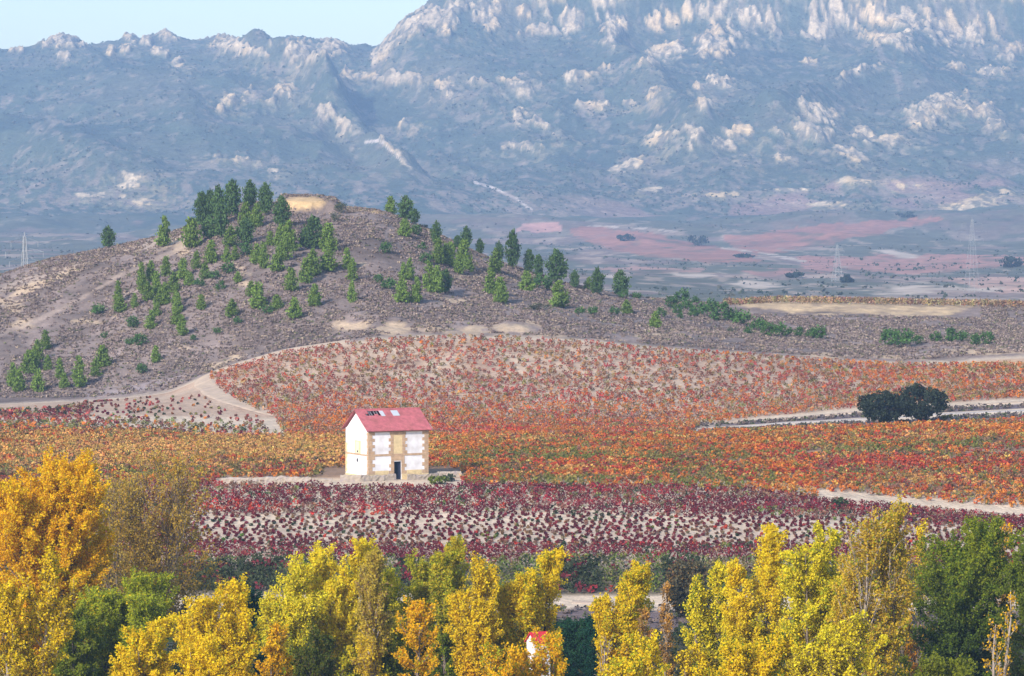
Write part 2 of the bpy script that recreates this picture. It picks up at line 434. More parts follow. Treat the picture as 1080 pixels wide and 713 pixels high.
mixc(C, blob(A, P, [(950, 268, 22, 3, 8), (1028, 305, 40, 2.5), (962, 306, 40, 6), (800, 300, 30, 4), (730, 290, 24, 3), (650, 291, 14, 3), (840, 318, 26, 3)], n2 * 2.6, 0.6), (0.42, 0.34, 0.27))
mixc(C, band(A, P, [(620, 238), (675, 240), (720, 245)], 0.8, n2 * 6) + band(A, P, [(762, 262), (800, 266), (850, 276)], 0.8, n2 * 6), (0.42, 0.34, 0.28))
vy = V_.build('valley', M_VALLEY, np.clip(C, 0.01, 0.7)); tag(vy, kind='structure')

# ---------------------------------------------------------------- mountain sheet
Mt = Sheet(np.arange(4000, 6501, 5.0), np.arange(-450, 1531, 1.6))
env = sstep(3960, 4400, Mt.Y) * sstep(4000, 4040, Mt.Y) * (1 - 0.92 * sstep(5450, 5820, Mt.Y))
big = ridged(Mt.X / 520 + 0.25 * Mt.Y / 520, Mt.Y / 900, 51, 4) - 0.42
mid = ridged(Mt.X / 150, Mt.Y / 260, 55, 4) - 0.42
Mt.Z += foothills(Mt)
massif = sstep(370, 450, Mt.A)
Mt.Z += env * (big * 44 + mid * 20) * (1 - 0.5 * massif * sstep(5200, 5400, Mt.Y))
# rocky spur running down towards the viewer on the left of the gully
for (a0, d0, a1, d1, hgt, wd) in [(270, 5250, 345, 4900, 30, 26), (345, 4900, 425, 4350, 34, 22), (0, 4700, 110, 4300, 26, 60), (640, 5200, 735, 4500, 26, 26), (960, 5200, 820, 4600, 24, 34)]:
    t = np.clip(((Mt.Y - d0) / (d1 - d0)), 0, 1); ac = a0 + (a1 - a0) * t
    fall = np.where((Mt.Y > d0) | (Mt.Y < d1), np.exp(-((Mt.Y - np.clip(Mt.Y, d1, d0)) / 120) ** 2), 1.0)
    Mt.Z += hgt * np.exp(-((Mt.A - ac) / wd) ** 2) * fall
A, P = Mt.A, Mt.rows()
ROCK = [(65,44,22,9),(20,56,10,3),(138,41,7,7),(155,45,6,7),(178,38,9,6),(68,61,8,4),(135,54,8,5),(118,56,5,4),(172,58,13,4,25),(188,67,8,5,30),(250,51,30,8,16),(312,58,20,14),(350,52,15,8),
  (245,106,15,8),(262,98,10,5),(296,100,15,10),(345,122,14,10,45),(232,116,6,4),(360,132,9,9,40),(290,180,7,3),(255,169,12,3.5),(230,166,8,2.5),(140,185,16,5),(110,206,30,4),(150,213,22,4),(135,196,20,3),
  (399,64,13,7,-50),(414,46,15,8,-48),(428,32,14,9,-40),(448,20,14,9,-30),(470,27,17,12),(486,8,12,8),(517,16,15,18),(553,14,7,8),(600,22,17,15),(572,33,26,5),(650,28,18,13),(642,45,8,5),(695,25,17,11),(705,53,18,10,-10),(585,2,14,4),(640,3,16,5),
  (372,80,14,6),(398,84,14,6),(425,85,20,8),(468,91,15,10),(500,87,13,3.5),(547,91,23,8,6),(603,83,9,5),(625,112,20,4),(688,103,10,8,-40),(664,110,10,4),(545,124,9,11,-20),(570,132,19,5,25),(545,155,24,6),(428,133,9,5),(414,158,20,3,42),(700,147,20,11,-12),(672,172,17,9,-20),(650,178,9,4),(686,200,16,3,-8),(610,80,20,3),
  (730,15,13,10),(790,18,32,13,10),(812,24,16,13),(755,48,24,16),(860,35,19,10,25),(880,12,28,16),(915,15,30,18),(950,24,20,13),(1000,32,28,18,15),(1032,35,15,18),(1062,52,13,13),(935,44,30,8,10),(760,87,17,5,5),(735,93,7,4),(742,112,8,5),(862,124,22,11,20),(855,141,28,9),(910,142,16,7,15),(940,149,18,7),(990,114,30,10,-15),(975,131,22,7,-8),(1030,118,18,7),(1050,133,12,6),(730,145,15,13),(765,156,19,8,20),(785,140,19,6),(825,166,13,5),(895,163,20,5,20),(905,76,18,2.5,-20),(1042,76,24,4),(855,66,12,3),(1010,72,14,3),(680,68,14,4),(640,72,10,3),
  (1040,212,34,8,-8),(1000,224,30,6,-8),(960,196,24,3,-6),(905,190,24,3),(755,205,22,3),(870,215,30,2.5),(1060,225,24,4),(830,200,20,2)]
nr = fbm(Mt.X / 16, Mt.Y / 34, 61, 4) - 0.5
nr2 = fbm(Mt.X / 55, Mt.Y / 80, 66, 3) - 0.5
nf = fbm((Mt.X + 0.25 * (Mt.Y - 4800)) / 6.5, Mt.Y / 22, 68, 4) - 0.5
ROCK = [(q[0], q[1], q[2] * 1.06, q[3] * 1.06) + tuple(q[4:]) if q[1] < 62 and q[0] > 390 else q for q in ROCK]
rock = blob(A, P, ROCK, nr * 1.5 + nf * 1.6 + nr2 * 0.5 + np.where(P < 62, 0.10, 0.15), 0.34)
rock = np.maximum(rock, (0.26 - 0.12 * (P < 66)) * blob(A, P, [(q[0] + 6, q[1] + 3, q[2] * 1.7, q[3] * 1.5) + tuple(q[4:]) for q in ROCK], 0.15 + nf * 3.4 + nr * 1.2, 0.3))
rock = np.maximum(rock, sstep(0.03, 0.12, nr + nr2 * 0.5) * (1 - sstep(-4, 6, P)))
loose = sstep(0.20, 0.30, nr + nr2 * 0.55) * sstep(40, 70, P) * 0.35
flute = ridged(Mt.X / 11, Mt.Y / 60, 71, 4) - 0.35 + 0.5 * (ridged(Mt.X / 34, Mt.Y / 110, 74, 3) - 0.4)
strata = fbm(Mt.X / 40, Mt.Y / 9, 73, 3) - 0.5
dist_k = 0.55 + 0.45 * (1 - sstep(120, 160, P))
Mt.Z += rock * (5 + 8 * flute + 6 * strata + 5 * nf) * dist_k * (1 - 0.85 * sstep(160, 185, P)) * sstep(4020, 4120, Mt.Y) * (1 - sstep(5700, 5800, Mt.Y) * 0.5)
# crags standing on the skyline ridge
cr = sstep(5780, 5810, Mt.Y) * (1 - sstep(5890, 5930, Mt.Y))
Mt.Z += cr * (fbm(Mt.X / 16, Mt.Y / 50, 77, 4) - 0.5) * 13
P = Mt.rows()
sc1 = fbm(Mt.X / 90, Mt.Y / 140, 81, 4) - 0.5; sc2 = fbm(Mt.X / 11, Mt.Y / 24, 83, 4) - 0.5
C = np.tile(np.array((0.068, 0.086, 0.060)), A.shape + (1,))
mixc(C, sstep(0.0, 0.2, sc1), (0.095, 0.10, 0.072))
mixc(C, sstep(0.02, 0.16, -sc1) * 0.6, (0.05, 0.066, 0.05))
mixc(C, sstep(0.12, 0.24, sc2) * 0.45, (0.26, 0.20, 0.155))
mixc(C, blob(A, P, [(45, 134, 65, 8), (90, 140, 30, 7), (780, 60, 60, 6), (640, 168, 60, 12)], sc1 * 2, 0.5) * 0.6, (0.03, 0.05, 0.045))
mixc(C, sstep(180, 200, P + sc1 * 40) * sstep(540, 700, A) * sstep(-0.02, 0.08, sc1) * 0.7, (0.27, 0.16, 0.14))
mixc(C, band(A, P, [(500, 192), (520, 198), (545, 210), (562, 222)], 1.6)  + band(A, P, [(385, 150), (400, 148), (425, 170)], 1.5), (0.5, 0.42, 0.36))
mixc(C, loose, (0.36, 0.27, 0.21))
mixc(C, sstep(0.02, 0.16, nf + nr * 0.6) * sstep(150, 215, P) * 0.6, (0.26, 0.19, 0.15))
rk = np.array((0.46, 0.36, 0.235)) * (1 + 0.9 * (fbm(Mt.X / 9, Mt.Y / 30, 91, 4) - 0.5))[..., None]
warm = sstep(-0.05, 0.12, nr2)[..., None]
rk = rk * (1 - warm * 0.8) + warm * 0.8 * np.array((0.58, 0.415, 0.22))
holes = sstep(0.035, 0.11, fbm(Mt.X / 6, Mt.Y / 18, 95, 3) - 0.5) * 0.8  # crevice darkness put into the rock colour, not cut into the mesh
mixc(rk, holes, (0.13, 0.12, 0.09))
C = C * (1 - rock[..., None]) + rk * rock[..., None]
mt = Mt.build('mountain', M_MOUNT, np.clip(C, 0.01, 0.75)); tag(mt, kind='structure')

# ---------------------------------------------------------------- leaf faces
def leaves(P, S, Cc, r, flat=0.0, aspect=0.75):
    """one four-cornered leaf or leaf spray per point"""
    n = len(P)
    d = r.normal(size=(n, 3)); d[:, 2] += flat; d /= np.linalg.norm(d, axis=1)[:, None]
    ref = r.normal(size=(n, 3))
    u = np.cross(d, ref); u /= np.linalg.norm(u, axis=1)[:, None] + 1e-9
    v = np.cross(d, u)
    S = np.broadcast_to(np.asarray(S, float), (n,))[:, None]
    k = aspect
    V = np.stack([P + u * S, P + v * S * k, P - u * S, P - v * S * k], 1)
    Q = np.arange(4 * n).reshape(n, 4)
    return V.reshape(-1, 3), Q, np.repeat(Cc, 4, axis=0)

def cat_leaf(parts):
    V = []; Q = []; Cc = []; n = 0
    for v, q, c in parts:
        V.append(v); Q.append(q + n); Cc.append(c); n += len(v)
    return np.concatenate(V), np.concatenate(Q), np.concatenate(Cc)

# ---------------------------------------------------------------- vines
def vine_template(r, n, w, h):
    P = r.normal(size=(n, 3)); P /= np.linalg.norm(P, axis=1)[:, None]
    P *= (0.55 + 0.45 * r.random(n))[:, None]
    P[:, 0] *= w * 0.5; P[:, 1] *= w * 0.5; P[:, 2] = (P[:, 2] * 0.5 + 0.55) * h
    return P

PAL = {'straw': (0.33, 0.235, 0.13), 'umber': (0.19, 0.115, 0.075), 'maroon': (0.135, 0.026, 0.033), 'crimson': (0.26, 0.034, 0.042), 'red': (0.37, 0.05, 0.03), 'orange': (0.47, 0.155, 0.03), 'amber': (0.47, 0.27, 0.085),
       'green': (0.125, 0.15, 0.035), 'dark': (0.05, 0.062, 0.03), 'dull': (0.20, 0.105, 0.07), 'olive': (0.19, 0.17, 0.06), 'tan': (0.34, 0.21, 0.11), 'rose': (0.33, 0.10, 0.075)}

def choose(r, n, x, y, weights, seed, scale=(7, 5), patch=0.75):
    """palette pick per plant: each colour grows in drifts of its own"""
    names = list(weights); sc = []
    for k, nm in enumerate(names):
        f = fbm(x / scale[0], y / scale[1], seed + 13 * k, 3)
        w = np.broadcast_to(np.asarray(weights[nm], float), (n,))
        sc.append(np.log(np.maximum(w, 1e-4)) + patch * 9 * (f - 0.5) + r.gumbel(size=n) * 0.75)
    pick = np.argmax(np.stack(sc), 0)
    c = np.array([PAL[m] for m in names])[pick]
    return c * (0.75 + 0.5 * r.random((n, 1))) * (1 + 0.12 * r.normal(size=(n, 3)))

def grid_pts(r, y0, y1, row, step, amin, amax, jit=0.25, skew=0.0):
    xs, yy = [], []
    y = y0; k = 0
    while y < y1:
        x0 = (amin - 540) / F * y; x1 = (amax - 540) / F * y
        x = np.arange(x0, x1, step) + (k % 2) * step * 0.5
        xs.append(x + r.normal(size=len(x)) * jit * step); yy.append(np.full(len(x), y) + r.normal(size=len(x)) * jit * row + (x * skew))
        y += row; k += 1
    return np.concatenate(xs), np.concatenate(yy)

def vine_mesh(r, x, y, S, Cc, n, w, h, leaf, hero=False):
    z = G.z(x, y)
    T = [vine_template(r, n, w, h) for _ in range(12)]
    ti = r.integers(0, 12, len(x)); TT = np.stack(T)[ti]
    a = r.random(len(x)) * 6.283; ca, sa = np.cos(a)[:, None], np.sin(a)[:, None]
    X = TT[..., 0] * ca - TT[..., 1] * sa; Y = TT[..., 0] * sa + TT[..., 1] * ca
    Pp = np.stack([X, Y, TT[..., 2]], -1) * S[:, None, None] + np.stack([x, y, z], -1)[:, None, :]
    cc = np.repeat(Cc[:, None, :], n, 1) * (0.7 + 0.6 * r.random((len(x), n, 1)))
    return leaves(Pp.reshape(-1, 3), leaf * (0.7 + 0.6 * r.random(len(x) * n)), np.clip(cc.reshape(-1, 3), 0.005, 0.7), r, 0.5)

def scr(x, y): return x / y * F + 540, row_of(G.z(x, y), y)

r = np.random.default_rng(11)
near_pool = []
# --- dark red vineyard below the house, with the pale stony strip
x, y = grid_pts(r, 391, 457, 1.25, 0.78, -430, 1500, 0.24)
a, p = scr(x, y)
pn = p + 6 * (fbm(x / 9, y / 6, 101, 3) - 0.5) - np.interp(a, [700, 900, 1080], [0, 4, 16])
stony = sstep(538, 546, pn) * (1 - sstep(570, 580, pn)) * sstep(150, 230, a)
green = sstep(588, 594, pn)
W = {'maroon': 1.0 * (1 - green) + 0.15 * green, 'crimson': 0.24 * (1 - green) * (1 - 0.75 * stony), 'dull': 0.25 + 0.3 * stony, 'green': 0.05 + 1.7 * green, 'olive': 0.02 + 0.5 * green,
     'dark': 0.15 + 1.2 * green, 'red': 0.08 + 1.6 * np.exp(-((p - 536) / 4) ** 2) * (1 - sstep(290, 340, a)) * sstep(150, 200, a)}
Cc = choose(r, len(x), x, y, W, 110, (8, 4), 0.6)
S = 1.16 - 0.66 * stony + 0.22 * green
keep = (r.random(len(x)) < 0.97 - 0.12 * stony) & (y > 391) & ~((a > 340) & (a < 485) & (p < 515)) & ~((a > 225) & (a < 350) & (p < 509)) & ~((p < 546 - (1080 - a) * 0.095 + 2) & (a > 865))
x, y, S, Cc, a, p = x[keep], y[keep], S[keep], Cc[keep], a[keep], p[keep]
# the 300 that show largest: nearest rows seen in the gaps between the river trees
gaps = ((a > 192) & (a < 292)) | ((a > 420) & (a < 440)) | ((a > 588) & (a < 632)) | ((a > 700) & (a < 742)) | ((a > 590) & (a < 780) & (p < 588)) | ((a > 196) & (a < 300) & (p < 600))
order = np.argsort(np.where(gaps, y, 1e6))[:300]
hero = np.zeros(len(x), bool); hero[order] = True
hx, hy, hS, hC = x[hero], y[hero], S[hero], Cc[hero]
rest = ~hero
v, q, c = vine_mesh(r, x[rest], y[rest], S[rest], Cc[rest], 22, 0.84, 0.62, 0.135)
tag(mesh('red_vineyard', v, q, c, M_VINE), 'rows of dark red bush vines on pale stony soil below the white house', 'vines', kind='stuff')
# heroes: a few templates per colour family, copied
tmpl = {}
fam = np.where(hC[:, 1] > hC[:, 0] * 0.85, 2, np.where((hC[:, 0] > 0.2) & (hC[:, 1] < 0.25 * hC[:, 0]), 1, 0))
famlabel = ['small dark maroon bush vine in the lowest rows of the red vineyard', 'small bright crimson bush vine in the lowest rows of the red vineyard',
            'small dark green bush vine in the green strip at the foot of the red vineyard']
famcol = [PAL['maroon'], PAL['crimson'], PAL['dark']]
for f in range(3):
    for k in range(6):
        T = vine_template(r, 24, 0.86, 0.66)
        base = np.array(famcol[f]) * (0.8 + 0.45 * r.random())
        cc = np.clip(base * (0.7 + 0.6 * r.random((24, 1))), 0.005, 0.6)
        v, q, c = leaves(T, 0.135 * (0.7 + 0.6 * r.random(24)), cc, r, 0.5)
        mb = MB(); mb.tube([(0, 0, -0.05), (0.03, 0.02, 0.2), (0.0, 0.04, 0.36)], [0.05, 0.045, 0.03], 5)
        tv = np.concatenate(mb.v)
        # stem quads join the same small mesh
        qs = [fc for fc in mb.f if len(fc) == 4]
        vv = np.concatenate([v, tv]); qq = np.concatenate([q, np.array(qs) + len(v)])
        c2 = np.concatenate([c, np.tile((0.06, 0.045, 0.035), (len(tv), 1))])
        tmpl[(f, k)] = (vv, qq, c2)
first = {}
for i in range(len(hx)):
    key = (int(fam[i]), int(r.integers(0, 6)))
    if key not in first:
        o = mesh('bush_vine', *tmpl[key], M_VINE); first[key] = o
    else:
        o = first[key].copy(); COL.objects.link(o)
    o.location = (hx[i], hy[i], float(G.z(hx[i], hy[i]))); o.rotation_euler = (0, 0, r.random() * 6.28); o.scale = (hS[i],) * 3
    tag(o, famlabel[key[0]], 'vine', 'bush vines of the lowest vineyard rows')

# --- orange vineyard behind the house
x, y = grid_pts(r, 457, 553, 1.3, 0.8, -430, 1500, 0.3)
a, p = scr(x, y)
left = 1 - sstep(280, 520, a); right = sstep(560, 820, a)
gband = np.exp(-((p - np.interp(a, [480, 760, 1080], [484, 482, 470])) / 5.5) ** 2) * sstep(430, 520, a) + np.exp(-((p - 509) / 4) ** 2) * sstep(470, 520, a) * (1 - sstep(790, 850, a)) + 0.5 * np.exp(-((p - 500) / 5) ** 2)
rband = np.exp(-((p - np.interp(a, [560, 1080], [494, 492])) / 7) ** 2) * sstep(540, 760, a)
W = {'orange': 0.75 + 0.5 * right - 0.15 * left, 'amber': 0.4 + 9.0 * left * np.exp(-((p - 473) / 15) ** 2) + 0.3 * right * np.exp(-((p - 456) / 8) ** 2), 'red': 0.35 + 1.0 * rband + 0.2 * right, 'crimson': 0.04 + 0.5 * rband,
     'green': 0.18 + 1.5 * gband, 'olive': 0.5 + 0.6 * gband + 0.4 * left, 'dull': 0.4 + 0.25 * left, 'dark': 0.06 + 0.3 * gband, 'maroon': 0.03 + 0.4 * sstep(500, 506, p) * left}
Cc = choose(r, len(x), x, y, W, 140, (7, 7), 0.55)
Cc = Cc * 0.88 + 0.12 * np.array((0.34, 0.14, 0.04))
roadp = np.interp(a, [860, 900, 960, 1080], [521, 524.5, 530, 540])
bare = ((a > 1020) & (p > 474) & (p < 480) & (r.random(len(x)) < 0.8)) | (blob(a, p, [(860, 478, 20, 2.5), (770, 487, 22, 2.0)], 0.8 * (r.random(len(x)) - 0.5)) > 0.5)
keep = (r.random(len(x)) < 0.96) & ~((a > 340) & (a < 487) & (p > 494)) & ~((a > 225) & (a < 360) & (p > 504.5)) & ~((a > 862) & (p > roadp - 3.5)) & ~bare & ~((a < 862) & (p > 535))
x, y, Cc, a, p = x[keep], y[keep], Cc[keep], a[keep], p[keep]
v, q, c = vine_mesh(r, x, y, 0.8 + 0.4 * r.random(len(x)), Cc, 20, 0.95, 0.72, 0.155)
tag(mesh('orange_vineyard', v, q, c, M_VINE), 'dense orange red and green bush vines filling the flat field behind the white house', 'vines', kind='stuff')

# --- hillside vineyard
x, y = grid_pts(r, 553, 672, 1.6, 0.92, -430, 1500, 0.22, 0.03)
a, p = scr(x, y)
nn = 6 * (fbm(x / 8, y / 8, 171, 3) - 0.5)
edge = np.interp(p, [352, 392, 400, 415, 432, 440, 462], [330, 222, 222, 236, 268, 290, 300])
top = np.interp(a, [215, 250, 300, 400, 500, 600, 700, 800, 900, 960, 1080, 1530], [394, 385, 371, 357, 353.5, 358.5, 367, 374, 381, 383, 383, 380])
bot = np.interp(a, [200, 560, 700, 745, 800, 900, 1080, 1530], [470, 468, 466, 449, 441, 432, 421, 415])
ok = (a > edge + nn * 0.3) & (p > top + 1 + nn * 0.2) & (p < bot - 1)
dens = 0.15 * sstep(760, 960, a) + np.interp(p - top, [0, 25, 60, 90], [0.80, 0.66, 0.92, 1.0]) - 0.25 * np.exp(-((a - 740) / 25) ** 2 - ((p - 398) / 6) ** 2)
ok &= r.random(len(x)) < dens
lowz = sstep(410, 440, p + nn * 2); rgt = sstep(760, 960, a)
W = {'rose': 0.85 * (1 - 0.6 * lowz) * (1 - 0.6 * rgt), 'dull': 0.8, 'olive': 0.5 + 0.25 * rgt, 'tan': 0.55, 'orange': 0.4 + 0.9 * lowz + 0.8 * rgt, 'red': 0.25 + 0.5 * lowz, 'green': 0.10, 'dark': 0.07, 'crimson': 0.07, 'amber': 0.04 + 0.4 * rgt * sstep(395, 385, p)}
Cc = choose(r, len(x), x, y, W, 180, (9, 9), 0.45)
Cc = Cc * 0.82 + 0.18 * np.array((0.34, 0.11, 0.05))
S = 0.70 + 0.25 * lowz + 0.3 * r.random(len(x))
k = ok
v, q, c = vine_mesh(r, x[k], y[k], S[k], Cc[k], 18, 0.98, 0.74, 0.155)
tag(mesh('hillside_vineyard', v, q, c, M_VINE), 'rose and rust coloured vines in rows up the slope at the foot of the scrub hill', 'vines', kind='stuff')
# --- sparse young vines on the pale field beside the bend of the track
x, y = grid_pts(r, 553, 668, 2.1, 1.2, -430, 360, 0.2)
a, p = scr(x, y)
edge = np.interp(p, [392, 400, 415, 432, 440, 462], [205, 205, 216, 246, 276, 300])
topl = np.interp(a, [-450, 0, 60, 100, 150, 215, 250], [434, 434, 431, 424, 420, 418, 418])
ok = (a < edge - 4) & (p > topl) & (p < 458) & (r.random(len(x)) < np.where((a > 95) & (p < 441 + (a - 100) * 0.07), 0.32, 0.93))
W = {'rose': 0.6, 'maroon': 0.35, 'dull': 0.6, 'olive': 0.3 + 1.0 * sstep(440, 450, p), 'dark': 0.15, 'orange': 0.15 + 0.6 * sstep(446, 454, p)}
Cc = choose(r, len(x), x, y, W, 210, (8, 8), 0.5)
S = np.where((a > 95) & (p < 443), 0.48, 0.85)
v, q, c = vine_mesh(r, x[ok], y[ok], S[ok], Cc[ok], 13, 0.92, 0.72, 0.20)
tag(mesh('pale_vineyard', v, q, c, M_VINE), 'small sparse vines on the pale bare field between the hill and the orange vineyard', 'vines', kind='stuff')
# --- brown vine rows on the plateau field
x, y = grid_pts(r, 804, 836, 2.0, 1.0, 765, 1500, 0.14)
a, p = scr(x, y)
ok = (r.random(len(x)) < 0.95) & (y > 807)
Cc = choose(r, len(x), x, y, {'straw': 1.0, 'umber': 0.9, 'olive': 0.25, 'dull': 0.2}, 240, (10, 8), 0.4)
v, q, c = vine_mesh(r, x[ok], y[ok], np.full(ok.sum(), 1.35), Cc[ok], 12, 0.9, 1.0, 0.22)
tag(mesh('plateau_vineyard', v, q, c, M_VINE), 'row of brown autumn vines along the top of the sandy bank on the plateau', 'vines', kind='stuff')

# ---------------------------------------------------------------- dry scrub on the hill
n = 120000
a = r.uniform(-440, 1520, n); y = r.uniform(672, 838, n); x = (a - 540) / F * y
p = row_of(G.z(x, y), y)
cl = fbm(x / 5, y / 12, 261, 3) - 0.5
ok = r.random(n) < np.clip(0.68 + cl * 3.4, 0.12, 1)
topv = np.interp(a, [-450, 100, 180, 212, 250, 300, 400, 500, 600, 700, 800, 900, 960, 1080, 1530], [425, 420, 412, 396, 383, 369, 355, 351.5, 356.5, 365, 372, 379, 381, 372, 370])
ok &= p < topv - 1
sand = blob(a, p, [(318, 214, 26, 7), (368, 343, 20, 5), (500, 348, 18, 5), (545, 346, 30, 7), (415, 347, 22, 4), (193, 258, 9, 7)], np.zeros(n)) > 0.4
ok &= ~sand & ~((a > 765) & (a < 1035) & (y > 788))
ok &= ~((np.abs(p - np.interp(a, [0, 40, 80, 120, 150, 200], [352, 338, 318, 294, 280, 258])) < 2.5) & (a > 0) & (a < 200) & (r.random(n) < 0.7))
x, y, p, a = x[ok], y[ok], p[ok], a[ok]
cols = np.array([(0.21, 0.16, 0.145), (0.255, 0.20, 0.165), (0.17, 0.13, 0.125), (0.30, 0.235, 0.175), (0.14, 0.14, 0.075)])
Cc = cols[r.choice(5, len(x), p=[0.36, 0.27, 0.2, 0.11, 0.06])] * (0.8 + 0.4 * r.random((len(x), 1)))
v, q, c = vine_mesh(r, x, y, 0.38 + 0.62 * r.random(len(x)) ** 2, Cc, 8, 1.4, 0.44, 0.19)
tag(mesh('dry_scrub', v, q, c, M_SCRUB), 'low grey and brown dry scrub covering the slopes of the hill', 'scrub', kind='stuff')

# scrub along verge, bank and track edges
n = 2600
a = np.concatenate([r.uniform(640, 1500, 1500), r.uniform(-430, 1500, 1100)]); y = np.concatenate([np.where(r.random(1500) < 0.5, r.uniform(556, 569, 1500), r.uniform(580, 591, 1500)), r.uniform(369, 383, 1100)])
x = (a - 540) / F * y
Cc = np.array([(0.12, 0.10, 0.10), (0.08, 0.09, 0.045), (0.17, 0.13, 0.11)])[r.choice(3, n, p=[0.5, 0.25, 0.25])]
v, q, c = vine_mesh(r, x, y, 0.4 + 0.5 * r.random(n), Cc, 10, 1.2, 0.6, 0.2)
tag(mesh('verge_scrub', v, q, c, M_SCRUB), 'dry weeds and low scrub along the road verges and the earth bank', 'scrub', kind='stuff')

# undergrowth under the river trees
n = 2600
a = r.uniform(-430, 1500, n); y = r.uniform(232, 366, n); x = (a - 540) / F * y
Cc = np.array([(0.035, 0.055, 0.022), (0.05, 0.075, 0.025), (0.09, 0.085, 0.03), (0.03, 0.045, 0.03)])[r.choice(4, n)]
v, q, c = vine_mesh(r, x, y, 1.2 + 2.2 * r.random(n), Cc, 26, 1.2, 0.85, 0.24)
tag(mesh('undergrowth', v, q, c, M_LEAF), 'dark green undergrowth filling the ground beneath the yellow river trees', 'undergrowth', kind='stuff')

# ---------------------------------------------------------------- far scrub and copses
def far_scrub(name, sheet, a, y, size, cols, label, nn=5):
    x = (a - 540) / F * y; z = sheet.z(x, y); n = len(x)
    T = r.normal(size=(n, nn, 3)); T /= np.linalg.norm(T, axis=2)[..., None]; T *= 0.45; T[..., 2] = np.abs(T[..., 2]) + 0.1
    Pp = T * size[:, None, None] + np.stack([x, y, z], -1)[:, None, :]
    cc = np.repeat(cols[:, None, :], nn, 1) * (0.75 + 0.5 * r.random((n, nn, 1)))
    v, q, c = leaves(Pp.reshape(-1, 3), np.repeat(size, nn) * 0.45, cc.reshape(-1, 3), r, 0.6)
    tag(mesh(name, v, q, c, M_SCRUB), label, 'scrub', kind='stuff')

n = 36000
a = r.uniform(-430, 1500, n); y = r.uniform(4020, 5860, n)
x = (a - 540) / F * y
f = fbm(x / 60, y / 90, 300, 4)
ri = np.interp(y, Mt.ys, np.arange(len(Mt.ys))).astype(int); rj = np.interp(a, Mt.a, np.arange(len(Mt.a))).astype(int)
okk = (r.random(n) < np.clip((f - 0.33) * 4, 0.05, 1)) & (rock[ri, rj] < 0.35 + 0.5 * (r.random(n) < 0.12))
a, y = a[okk], y[okk]
far_scrub('mountain_scrub', Mt, a, y, 1.3 + 2.6 * r.random(len(a)) ** 3, np.array([(0.058, 0.075, 0.045), (0.07, 0.08, 0.05), (0.05, 0.068, 0.045), (0.095, 0.088, 0.06)])[r.choice(4, len(a))], 'evergreen scrub scattered over the slopes of the mountain')
n = 16000
a = r.uniform(-430, 1500, n); y = 1050 + 2950 * r.random(n) ** 0.9; x = (a - 540) / F * y
f = fbm(x / 45, y / 70, 320, 4); p = row_of(V_.z(x, y), y)
fields = inside(a, p, [(606, 240), (650, 242), (700, 249), (760, 261), (802, 270), (802, 277), (740, 277), (640, 262)]) | inside(a, p, [(765, 250), (880, 238), (985, 229), (1004, 234), (900, 250), (860, 262), (800, 268)])
okk = (f > 0.52) & ~fields
a, y = a[okk], y[okk]
far_scrub('valley_scrub', V_, a, y, 0.6 + 1.8 * r.random(len(a)) ** 3, np.array([(0.05, 0.065, 0.04), (0.065, 0.075, 0.045), (0.09, 0.085, 0.055)])[r.choice(3, len(a))], 'dark scrub and hedges scattered over the fields of the far valley')

# ---------------------------------------------------------------- trees
def mix(p, c1, c2): return np.asarray(c1) * (1 - p) + np.asarray(c2) * p

